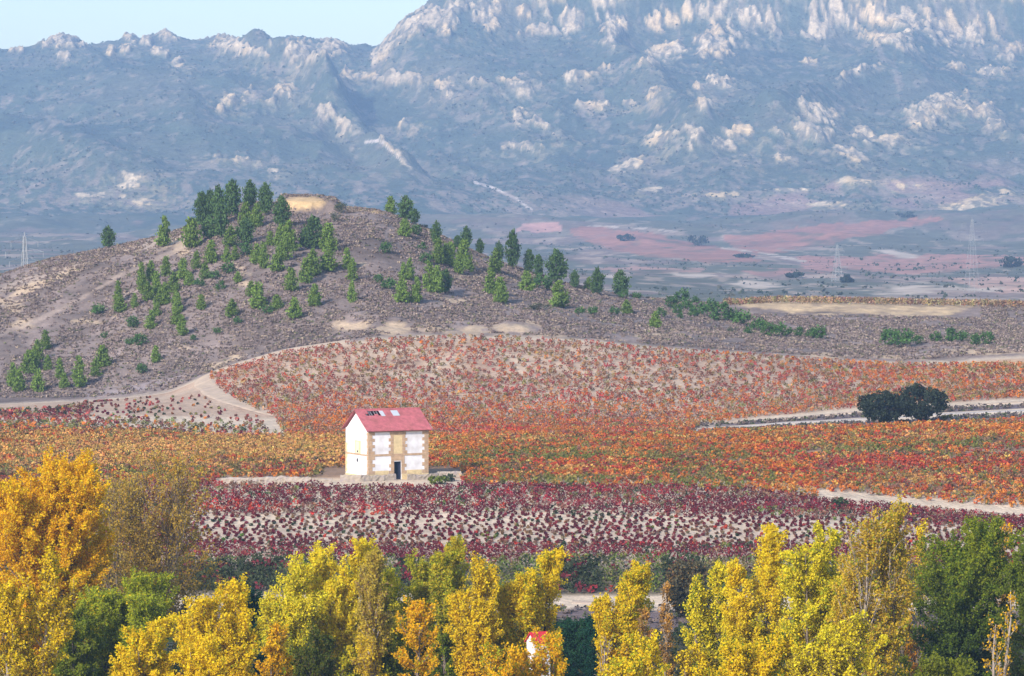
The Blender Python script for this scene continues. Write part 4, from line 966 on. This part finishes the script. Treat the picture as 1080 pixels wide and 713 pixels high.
for i, (px, base, w, h, lab) in enumerate([(736, 259, 24, 12, 'broad dark tree between the two red fields of the far valley'), (893, 298, 15, 8, 'small dark tree at the foot of the middle pylon'), (838, 293, 18, 6, 'low dark tree uphill from the sandy plateau in the far valley'),
        (790, 272, 30, 5, 'long low dark hedge tree along the lower side of the red valley field'), (1066, 282, 26, 12, 'blue green tree clump beside the farthest pylon'), (955, 229, 22, 6, 'small dark copse above the long red valley field'), (660, 254, 18, 7, 'dark tree at the upper end of the larger red valley field')]):
    bush('valley_tree', px, base, w, h, 1200, 3900, lab, (0.03, 0.042, 0.028), 80 + i, V_, leaf=1.0, n=300, cat='tree', group=FV)

# ---------------------------------------------------------------- roads
def strip(name, poly, half, mat, label=None, lift=0.07, crown=0.0):
    """poly: ground points (x, y); draped ribbon with a real edge"""
    P2 = np.array(poly, float); seg = np.r_[0, np.cumsum(np.linalg.norm(np.diff(P2, axis=0), axis=1))]
    t = np.arange(0, seg[-1], 0.8); c = np.stack([np.interp(t, seg, P2[:, i]) for i in (0, 1)], -1)
    for i in (0, 1): c[:, i] = smooth1(c[:, i], 25)
    T = np.gradient(c, axis=0); T /= np.linalg.norm(T, axis=1)[:, None]; Nn = np.stack([-T[:, 1], T[:, 0]], -1)
    ks = np.linspace(-1, 1, 9); hw = half * (1 + 0.12 * (vnoise(t / 6, t * 0, 5) - 0.5))
    X = c[:, None, :] + Nn[:, None, :] * (ks[None, :, None] * hw[:, None, None])
    Z = G.z(X[..., 0], X[..., 1]) + lift + crown * (1 - ks[None, :] ** 2); Z[:, 0] -= 0.35; Z[:, -1] -= 0.35
    V = np.concatenate([X, Z[..., None]], -1).reshape(-1, 3); nr_, nc_ = Z.shape
    i = np.arange(nr_ * nc_).reshape(nr_, nc_)
    Q = np.stack([i[:-1, :-1], i[1:, :-1], i[1:, 1:], i[:-1, 1:]], -1).reshape(-1, 4)
    o = mesh(name, V, Q, None, mat, None, True); tag(o, label, kind='structure'); return o
def gp(pts, d0, d1): return [place(px, py, d0, d1)[:2] for px, py in pts]
M_ASPH = mat_plain('worn_asphalt', (0.40, 0.355, 0.32), var=0.10, scale=0.8)
M_DIRT = mat_plain('sandy_track', (0.47, 0.36, 0.26), var=0.15, scale=0.6, bump=0.05, bump_scale=3, c2=(0.42, 0.32, 0.25), c2_scale=0.5)
strip('road', [((a_ - 540) / F * d_, d_) for a_, d_ in [(690, 566), (740, 573), (800, 575.5), (900, 575.5), (1080, 575.5), (1500, 575)]], 1.15, M_ASPH, crown=0.05)
strip('dirt_track', [((a_ - 540) / F * d_, d_) for a_, d_ in [(690, 584), (740, 591), (800, 594), (1080, 594.5), (1500, 594)]], 1.3, M_DIRT)
strip('dirt_track', gp([(860, 525), (880, 527), (900, 529.5), (960, 535), (1020, 540), (1080, 545), (1300, 552)], 440, 470), 1.0, M_DIRT)
strip('dirt_track', gp([(330, 443), (300, 438), (270, 432), (245, 424), (224, 414), (213, 402), (220, 393), (260, 381), (310, 368), (380, 358)], 590, 676), 2.2, M_DIRT)
strip('dirt_track', [((a_ - 540) / F * 386, 386 + 0.4 * math.sin(a_ / 60)) for a_ in range(588, 668, 8)], 0.9, M_DIRT)

# ---------------------------------------------------------------- the house
M_WHITE = mat_plain('limewash', (0.73, 0.72, 0.745), var=0.08, scale=1.2, c2=(0.57, 0.54, 0.54), c2_scale=0.7, bump=0.01)
M_STONE = mat_plain('sandstone', (0.46, 0.315, 0.20), var=0.18, scale=2.0, c2=(0.40, 0.27, 0.18), c2_scale=2.5, bump=0.02)
M_CREAM = mat_plain('cream_masonry', (0.62, 0.48, 0.27), var=0.15, scale=2.5, bump=0.02)
M_TILE = mat_plain('red_roof_sheet', (0.44, 0.125, 0.135), var=0.2, scale=2.2, c2=(0.33, 0.105, 0.10), c2_scale=1.0, rough=0.6)
M_WOOD = mat_plain('dark_timber', (0.05, 0.035, 0.03), var=0.2)
M_DOOR = mat_plain('dark_blue_door', (0.012, 0.018, 0.04), var=0.2)
M_SHEET = mat_plain('pale_roof_sheet', (0.46, 0.49, 0.52), var=0.05, rough=0.5)
M_RUBBLE = mat_plain('grey_rubble', (0.37, 0.31, 0.25), var=0.25, scale=2.0, c2=(0.24, 0.20, 0.20), c2_scale=2.0, bump=0.08, bump_scale=3)

HD = 463.0; TH = R(27.0)
hx0, hy0 = (388.3 - 540) / F * HD, HD
hz = float(z_of(507.3, HD))
house = empty('stone_house', (hx0, hy0, hz), 0.0)
# local frame: x along the front (towards the right, receding), y into the house
house.rotation_euler = (0, 0, TH)
W_, D_, EH, RH = 8.05, 6.6, 6.2, 8.35; T_ = 0.35
dx0, dx1, dz1 = 3.42, 4.40, 2.25
b = MB()
b.box(0, dx0, 0, T_, -0.5, EH); b.box(dx1, W_, 0, T_, -0.5, EH); b.box(dx0, dx1, 0, T_, dz1, EH); b.box(dx0, dx1, 0, T_, -0.5, 0.05)
b.box(0, W_, D_ - T_, D_, -0.5, EH)
for xa, xb in ((0, T_), (W_ - T_, W_)):
    b.add([(xa, T_, -0.5), (xa, D_ - T_, -0.5), (xa, D_ - T_, EH), (xa, D_ / 2, RH - 0.12), (xa, T_, EH), (xb, T_, -0.5), (xb, D_ - T_, -0.5), (xb, D_ - T_, EH), (xb, D_ / 2, RH - 0.12), (xb, T_, EH)],
          [(0, 4, 3, 2, 1), (5, 6, 7, 8, 9), (0, 1, 6, 5), (1, 2, 7, 6), (2, 3, 8, 7), (3, 4, 9, 8), (4, 0, 5, 9)])
wall = b.build('wall', M_WHITE, house)
# floor inside, dark
b = MB(); b.box(T_, W_ - T_, T_, D_ - T_, 2.7, 2.85); b.build('upper_floor', M_WOOD, house)
# corner stones: toothed blocks proud of the wall
def quoin(x_in, x_out_side, zs, narrow, wide, face):
    for k, (za, zb) in enumerate(zs):
        w = wide if k % 2 == 0 else narrow
        if face == 'front':
            xa, xb = (x_in, x_in + w) if x_out_side > 0 else (x_in - w, x_in)
            b.box(xa, xb, -0.035, -0.001, za + 0.008, zb - 0.008)
        else:
            ya, yb = (x_in, x_in + w) if x_out_side > 0 else (x_in - w, x_in)
            b.box(-0.035, -0.001, ya, yb, za + 0.008, zb - 0.008)
def courses(z0, z1, n): 
    e = np.linspace(z0, z1, n + 1); return list(zip(e[:-1], e[1:]))
lowc = courses(0.75, 2.95, 5); upc = courses(3.2, 5.85, 7)
b = MB()
for cs in (lowc, upc):
    quoin(-0.035, 1, cs, 0.55, 0.88, 'front'); quoin(-0.001, 1, cs, 0.30, 0.48, 'side')
b.build('corner_stones', M_STONE, house)
b = MB()
for cs in (lowc, upc): quoin(W_, -1, cs, 0.55, 0.85, 'front')
b.build('corner_stones', M_STONE, house)
b = MB()
quoin(D_, -1, lowc, 0.35, 0.55, 'side'); quoin(D_, -1, upc[:3], 0.35, 0.55, 'side')
b.build('corner_stones', M_CREAM, house)
# surrounds of the door and of the blocked window
b = MB()
quoin(dx0, -1, courses(0.75, 2.35, 4), 0.42, 0.66, 'front'); quoin(dx1, 1, courses(0.75, 2.35, 4), 0.42, 0.66, 'front'); b.box(dx0 - 0.4, dx1 + 0.4, -0.045, -0.002, 2.36, 2.94)
b.build('door_surround', M_STONE, house)
wx0, wx1 = 3.36, 4.52
b = MB()
quoin(wx0, -1, upc[:6], 0.40, 0.66, 'front'); quoin(wx1, 1, upc[:6], 0.40, 0.66, 'front'); b.box(wx0 - 0.5, wx1 + 0.5, -0.045, -0.002, upc[5][1] + 0.0, 5.85)
b.build('window_surround', M_STONE, house)
b = MB(); b.box(wx0, wx1, -0.02, -0.001, 3.2, upc[5][1] - 0.004); b.build('blocked_window', M_CREAM, house)
b = MB(); b.box(-0.05, W_ + 0.05, -0.06, -0.001, 2.955, 3.195); b.box(-0.06, -0.001, 0.0, D_, 2.975, 3.175); b.build('string_course', M_STONE, house)
b = MB(); b.box(-0.04, W_ + 0.04, -0.07, -0.001, 5.86, EH); b.build('cornice', M_STONE, house)
b = MB(); b.box(0.0, dx0 - 0.05, -0.05, -0.001, -0.5, 0.74); b.box(dx1 + 0.05, W_, -0.05, -0.001, -0.5, 0.74); b.box(-0.05, -0.001, 0, D_, -0.5, 0.6)
b.box(0.9, dx0 - 0.7, -0.03, -0.001, 0.75, 1.18); b.box(dx1 + 0.7, W_ - 0.9, -0.03, -0.001, 0.75, 1.18)
b.build('plinth', M_CREAM, house)
# gable: blocked window; shade inside the holes painted as dark plates
b = MB(); b.box(-0.03, -0.001, 2.2, 3.9, 3.2, 4.75); gw = b.build('gable_window_surround', M_CREAM, house)
b = MB(); b.box(-0.05, -0.031, 2.65, 3.55, 3.2, 4.6); b.build('blocked_window', mat_plain('pale_infill', (0.72, 0.62, 0.42), var=0.1), house)
b = MB(); b.box(-0.045, -0.032, 2.98, 3.3, 2.15, 2.55); b.box(-0.06, -0.051, 2.85, 3.15, 3.3, 3.55); b.build('wall_hole_shade', M_DOOR, house)
# door: a dark leaf standing ajar inside the opening
b = MB(); b.hexa([(dx1 - 0.04, 0.12, 0.05), (dx1 - 0.01, 0.16, 0.05), (dx1 - 0.62, 0.9, 0.05), (dx1 - 0.66, 0.87, 0.05), (dx1 - 0.04, 0.12, 2.2), (dx1 - 0.01, 0.16, 2.2), (dx1 - 0.62, 0.9, 2.2), (dx1 - 0.66, 0.87, 2.2)])
b.build('door', M_DOOR, house)
b = MB(); b.box(dx0 - 0.15, dx1 + 0.15, -0.75, -0.06, -0.5, 0.03); b.build('doorstep', M_RUBBLE, house)
# roof: two slopes of corrugated sheet, front slope with a broken opening near the ridge
OV, OE = 0.38, 0.42
pit = (RH - EH) / (D_ / 2)
def slope_pt(x, s, side, up=0.0):
    """s: 0 at the eave edge, 1 at the ridge; side 0 front, 1 back"""
    yy = -OE + s * (D_ / 2 + OE); zz = EH + 0.06 + pit * yy
    return (x, yy if side == 0 else D_ - yy, zz + up)
def slope_piece(b, x0, x1, s0, s1, side, lift=0.0, th=0.07, corr=0.018):
    n = max(2, int((x1 - x0) / 0.11)); n += n % 2
    xs = np.linspace(x0, x1, n + 1); top = []; bot = []
    for k, x in enumerate(xs):
        c = corr * (k % 2)
        top += [slope_pt(x, s0, side, lift + th + c), slope_pt(x, s1, side, lift + th + c)]
        bot += [slope_pt(x, s0, side, lift), slope_pt(x, s1, side, lift)]
    V = top + bot; m = len(top); Fs = []
    for k in range(n):
        a_, c_ = 2 * k, 2 * k + 2
        Fs += [(a_, c_, c_ + 1, a_ + 1), (m + a_, m + a_ + 1, m + c_ + 1, m + c_), (a_, m + a_, m + c_, c_), (a_ + 1, c_ + 1, m + c_ + 1, m + a_ + 1)]
    Fs += [(0, 1, m + 1, m), (2 * n, m + 2 * n, m + 2 * n + 1, 2 * n + 1)]
    b.add(V, Fs)
rx0, rx1 = -OV, W_ + OV
hX0, hX1, hS0, hS1 = 0.75, 2.75, 0.70, 0.94
b = MB()
slope_piece(b, rx0, rx1, 0.0, hS0, 0); slope_piece(b, rx0, hX0, hS0, 1.0, 0); slope_piece(b, hX1, rx1, hS0, 1.0, 0); slope_piece(b, hX0, hX1, hS1, 1.0, 0)
slope_piece(b, rx0, rx1, 0.0, 1.0, 1)
slope_piece(b, hX0 - 0.01, hX0 + 0.42, 0.80, 0.94, 0, 0.012); slope_piece(b, 1.9, 2.4, 0.69, 0.765, 0, 0.012)
roof = b.build('roof', M_TILE, house)
b = MB(); b.tube([(rx0 - 0.02, D_ / 2, RH + 0.11), (W_ / 2, D_ / 2, RH + 0.10), (rx1 + 0.02, D_ / 2, RH + 0.11)], 0.11, 8); b.build('ridge_cap', M_TILE, roof)
b = MB()
for k in range(5):
    xx = hX0 + 0.2 + k * (hX1 - hX0 - 0.5) / 4 + 0.05 * math.sin(k * 2.3)
    p0 = slope_pt(xx, hS0 - 0.08, 0, -0.16); p1 = slope_pt(xx, 0.99, 0, -0.16); w = 0.045
    b.hexa([(p0[0]-w, p0[1], p0[2]), (p0[0]+w, p0[1], p0[2]), (p1[0]+w, p1[1], p1[2]), (p1[0]-w, p1[1], p1[2]), (p0[0]-w, p0[1], p0[2]+0.12), (p0[0]+w, p0[1], p0[2]+0.12), (p1[0]+w, p1[1], p1[2]+0.12), (p1[0]-w, p1[1], p1[2]+0.12)])
b.build('rafters', mat_plain('grey_rafters', (0.16, 0.15, 0.17)), roof)
b = MB(); slope_piece(b, hX1 - 0.02, hX1 + 0.5, 0.66, 0.90, 0, 0.095, 0.03, 0.0); b.build('pale_sheet', M_SHEET, roof)
b = MB(); slope_piece(b, 4.3, 5.2, 0.66, 0.90, 0, 0.095, 0.03, 0.0); b.build('pale_sheet', M_SHEET, roof)
b = MB(); b.box(rx0 + 0.02, rx1 - 0.02, -OE + 0.02, -OE + 0.06, EH - 0.27, EH - 0.14)
b.build('eaves_board', M_WOOD, roof)
tag(house, 'white two storey house with sandstone corners and a holed pink red roof', 'house')

# low rubble walls
def rubble(name, poly, h, th, label, seed, group=None):
    r = np.random.default_rng(seed); P2 = np.array(poly, float)
    seg = np.r_[0, np.cumsum(np.linalg.norm(np.diff(P2, axis=0), axis=1))]; t = np.arange(0, seg[-1] + 0.3, 0.3)
    c = np.stack([np.interp(t, seg, P2[:, i]) for i in (0, 1)], -1); T = np.gradient(c, axis=0); T /= np.linalg.norm(T, axis=1)[:, None]
    Nn = np.stack([-T[:, 1], T[:, 0]], -1); n = len(t)
    prof = [(-1.0, -0.4), (-1.0, 0.35), (-0.95, 0.75), (-0.7, 1.0), (0.7, 1.0), (0.95, 0.7), (1.0, -0.4)]
    zz = G.z(c[:, 0], c[:, 1]); hh = h * (0.72 + 0.55 * fbm(t / 1.6, t * 0, seed, 3)); V = []
    for u, v in prof:
        j = r.normal(size=(n, 3)) * 0.035
        V.append(np.stack([c[:, 0] + Nn[:, 0] * u * th / 2, c[:, 1] + Nn[:, 1] * u * th / 2, zz + np.where(v < 0, v, v * hh)], -1) + j)
    V = np.stack(V, 1); k = len(prof); i = np.arange(n * k).reshape(n, k)
    Q = np.stack([i[:-1, :-1], i[:-1, 1:], i[1:, 1:], i[1:, :-1]], -1).reshape(-1, 4)
    Fs = [tuple(q) for q in Q] + [tuple(i[0]), tuple(i[-1][::-1])]
    o = mesh(name, V.reshape(-1, 3), Fs, None, M_RUBBLE); tag(o, label, 'wall', group)
def pt(px, d): return ((px - 540) / F * d, d)
dxw = math.cos(TH); dyw = math.sin(TH)
def hl(u, v): return (hx0 + u * dxw - v * dyw, hy0 + u * dyw + v * dxw)
rubble('stone_wall', [hl(-3.6, 0.2), hl(-1.6, -1.05), hl(dx0 - 0.3, -1.05)], 0.75, 0.4, 'grey rubble terrace wall in front of the house up to its door', 91)
rubble('stone_wall', [hl(dx1 + 0.3, -1.05), hl(7.5, -1.05), hl(9.0, -0.7)], 0.62, 0.4, 'grey rubble terrace wall running from the house door to its far corner', 92)
rubble('stone_wall', [hl(9.4, 0.3), hl(12.2, -0.6)], 0.75, 0.4, 'short grey rubble wall behind the bushes beside the house', 93)
rubble('stone_wall', [pt(233, 460.6), pt(262, 460.2)], 0.6, 0.5, 'pale broken piece of rubble wall farthest from the house', 94)
rubble('stone_wall', [pt(264, 460.8), pt(300, 461.2), pt(328, 460.9)], 0.62, 0.5, 'long grey rubble wall in the maroon vines leading to the house', 95)
rubble('stone_wall', [pt(332, 459.6), pt(350, 459.8)], 0.66, 0.5, 'pale broken piece of rubble wall nearest the house', 96)

# small hut among the river trees
hd = 276.0
hut = empty('small_hut', ((568 - 540) / F * hd, hd, float(G.z((568 - 540) / F * hd, hd))), R(30))
zt = float(z_of(667, hd)) - hut.location.z
b = MB(); b.add([(-0.9, -0.8, -0.3), (0.9, -0.8, -0.3), (0.9, 0.8, -0.3), (-0.9, 0.8, -0.3), (-0.9, -0.8, zt - 0.65), (0.9, -0.8, zt - 0.65), (0.9, 0.8, zt - 0.65), (-0.9, 0.8, zt - 0.65), (-0.9, 0, zt - 0.1), (0.9, 0, zt - 0.1)],
    [(0, 3, 2, 1), (0, 1, 5, 4), (2, 3, 7, 6), (1, 2, 6, 9, 5), (3, 0, 4, 8, 7), (4, 5, 9, 8), (6, 7, 8, 9)])
b.build('wall', M_WHITE, hut)
b = MB()
for s in (-1, 1):
    P_ = [(-1.05, s * 1.0, zt - 0.74), (1.05, s * 1.0, zt - 0.74), (1.05, 0, zt - 0.03), (-1.05, 0, zt - 0.03)]
    b.hexa(P_ + [(p[0], p[1], p[2] + 0.09) for p in P_])
b.build('roof', mat_plain('bright_red_tile', (0.50, 0.03, 0.045), var=0.1), hut)
hut.scale = (0.72, 0.72, 1.0)
tag(hut, 'tiny white hut with a bright red roof showing between the golden poplars', 'hut')

# ---------------------------------------------------------------- pylons
M_STEEL = mat_plain('galvanised_steel', (0.30, 0.31, 0.32), var=0.05, rough=0.6)
def pylon(px, base, top, d0, d1, label, w, th, rot, d=None):
    if d is None: x, y, z = place(px, base, d0, d1, V_)
    else: y = d; x = (px - 540) / F * d; z = float(V_.z(x, d))
    H = float(z_of(top, y)) - z; o = empty('power_pylon', (x, y, z), R(rot)); b = MB()
    def hw(f): return w * (1 - f) ** 1.15 * 0.5 + 0.28
    lv = np.linspace(0, 0.96, 9)
    for sx in (-1, 1):
        for sy in (-1, 1): b.tube([(sx * hw(f), sy * hw(f), f * H) for f in lv], th, 4)
    for f0, f1 in zip(lv[:-1], lv[1:]):
        a0, a1 = hw(f0), hw(f1)
        for s in (-1, 1):
            b.tube([(-a0, s * a0, f0 * H), (a1, s * a1, f1 * H)], th * 0.6, 3); b.tube([(a0, s * a0, f0 * H), (-a1, s * a1, f1 * H)], th * 0.6, 3)
            b.tube([(s * a0, -a0, f0 * H), (s * a1, a1, f1 * H)], th * 0.6, 3); b.tube([(s * a0, a0, f0 * H), (s * a1, -a1, f1 * H)], th * 0.6, 3)
    b.tube([(0, 0, 0.94 * H), (0, 0, H)], th, 4)
    b.build('lattice_tower', M_STEEL, o)
    for f, L in ((0.70, 0.17), (0.80, 0.21), (0.90, 0.15)):
        b = MB()
        for s in (-1, 1):
            b.tube([(s * hw(f), -hw(f), f * H), (s * L * H, 0, f * H + 0.1)], th * 0.7, 3); b.tube([(s * hw(f), hw(f), f * H), (s * L * H, 0, f * H + 0.1)], th * 0.7, 3)
            b.tube([(s * hw(f), 0, (f + 0.045) * H), (s * L * H, 0, f * H + 0.12)], th * 0.6, 3)
            b.tube([(s * L * H * 0.97, 0, f * H + 0.1), (s * L * H * 0.97, 0, f * H - 0.05 * H)], th * 0.5, 3)
        b.tube([(-hw(f), 0, f * H), (hw(f), 0, f * H)], th * 0.6, 3)
        b.build('cross_arm', M_STEEL, o)
    tag(o, label, 'pylon', 'pylons of the power line')
pylon(26, 290, 245, 0, 0, 'pale steel lattice pylon rising behind the bare ridge of the hill', 3.6, 0.15, 30, d=1250)
pylon(883, 297, 257, 1300, 3000, 'pale lattice pylon above the small dark tree in the far valley', 4.0, 0.085, 20)
pylon(1025, 309, 228, 1300, 3000, 'faint tall lattice pylon in the valley beyond the plateau vines', 5.0, 0.05, 20)

# ---------------------------------------------------------------- air
me = bpy.data.meshes.new('haze'); X0, X1, Y0, Y1, Z0, Z1 = -2100, 2100, -160, 6650, -40, 470
Vh = [(X0,Y0,Z0),(X1,Y0,Z0),(X1,Y1,Z0),(X0,Y1,Z0),(X0,Y0,Z1),(X1,Y0,Z1),(X1,Y1,Z1),(X0,Y1,Z1)]
me.from_pydata(Vh, [], [(0,3,2,1),(4,5,6,7),(0,1,5,4),(1,2,6,5),(2,3,7,6),(3,0,4,7)])
haze = bpy.data.objects.new('haze', me); COL.objects.link(haze)
mh, nt, out = new_mat('air')
pv = N(nt, 'ShaderNodeVolumePrincipled')
pv.inputs['Color'].default_value = (0.40, 0.62, 0.98, 1); pv.inputs['Density'].default_value = 0.00012
pv.inputs['Density Attribute'].default_value = ''
pv.inputs['Anisotropy'].default_value = 0.0
nt.links.new(pv.outputs['Volume'], out.inputs['Volume'])
try: mh.cycles.homogeneous_volume = True
except Exception: pass
me.materials.append(mh)
tag(haze, 'pale blue haze over the valley and the mountain', 'haze', kind='stuff')

# ---------------------------------------------------------------- light, sky, camera
EL = R(29); AZ = np.array([-0.56, -0.83])      # towards the sun, on the ground plane
w = bpy.data.worlds.new('World'); SC.world = w; w.use_nodes = True
nt = w.node_tree; bg = nt.nodes['Background']
sky = nt.nodes.new('ShaderNodeTexSky'); sky.sky_type = 'NISHITA'; sky.sun_disc = False
sky.sun_elevation = EL; sky.sun_rotation = math.atan2(AZ[0], AZ[1]) % (2 * math.pi)
sky.air_density = 1.0; sky.dust_density = 1.3; sky.ozone_density = 2.0
nt.links.new(sky.outputs['Color'], bg.inputs['Color']); bg.inputs['Strength'].default_value = 0.13
sl = bpy.data.lights.new('sun', 'SUN'); sl.energy = 3.0; sl.angle = R(1.5); sl.color = (1.0, 0.925, 0.845)
so = bpy.data.objects.new('sun', sl); COL.objects.link(so); so.location = (-100, 100, 300)
from mathutils import Vector
dirv = Vector((-AZ[0] * math.cos(EL), -AZ[1] * math.cos(EL), -math.sin(EL)))
so.rotation_euler = dirv.to_track_quat('-Z', 'Y').to_euler()

cam = bpy.data.cameras.new('camera'); cam.sensor_width = 36; cam.lens = 36 * F / 1080; cam.clip_start = 1.0; cam.clip_end = 20000
co = bpy.data.objects.new('camera', cam); COL.objects.link(co)
co.location = (0, 0, ZC); co.rotation_euler = (math.pi / 2 - PITCH, 0, 0)
SC.camera = co

SC.view_settings.view_transform = 'Standard'; SC.view_settings.look = 'None'; SC.view_settings.gamma = 1.0
SC.view_settings.exposure = 0.95
SC.render.filter_size = 1.8; SC.view_settings.use_curve_mapping = False
cy = SC.cycles
cy.max_bounces = 6; cy.diffuse_bounces = 3; cy.glossy_bounces = 2; cy.transmission_bounces = 3; cy.volume_bounces = 1; cy.transparent_max_bounces = 4
cy.use_denoising = True
try: cy.denoiser = 'OPENIMAGEDENOISE'
except Exception: pass
cy.sample_clamp_indirect = 4.0
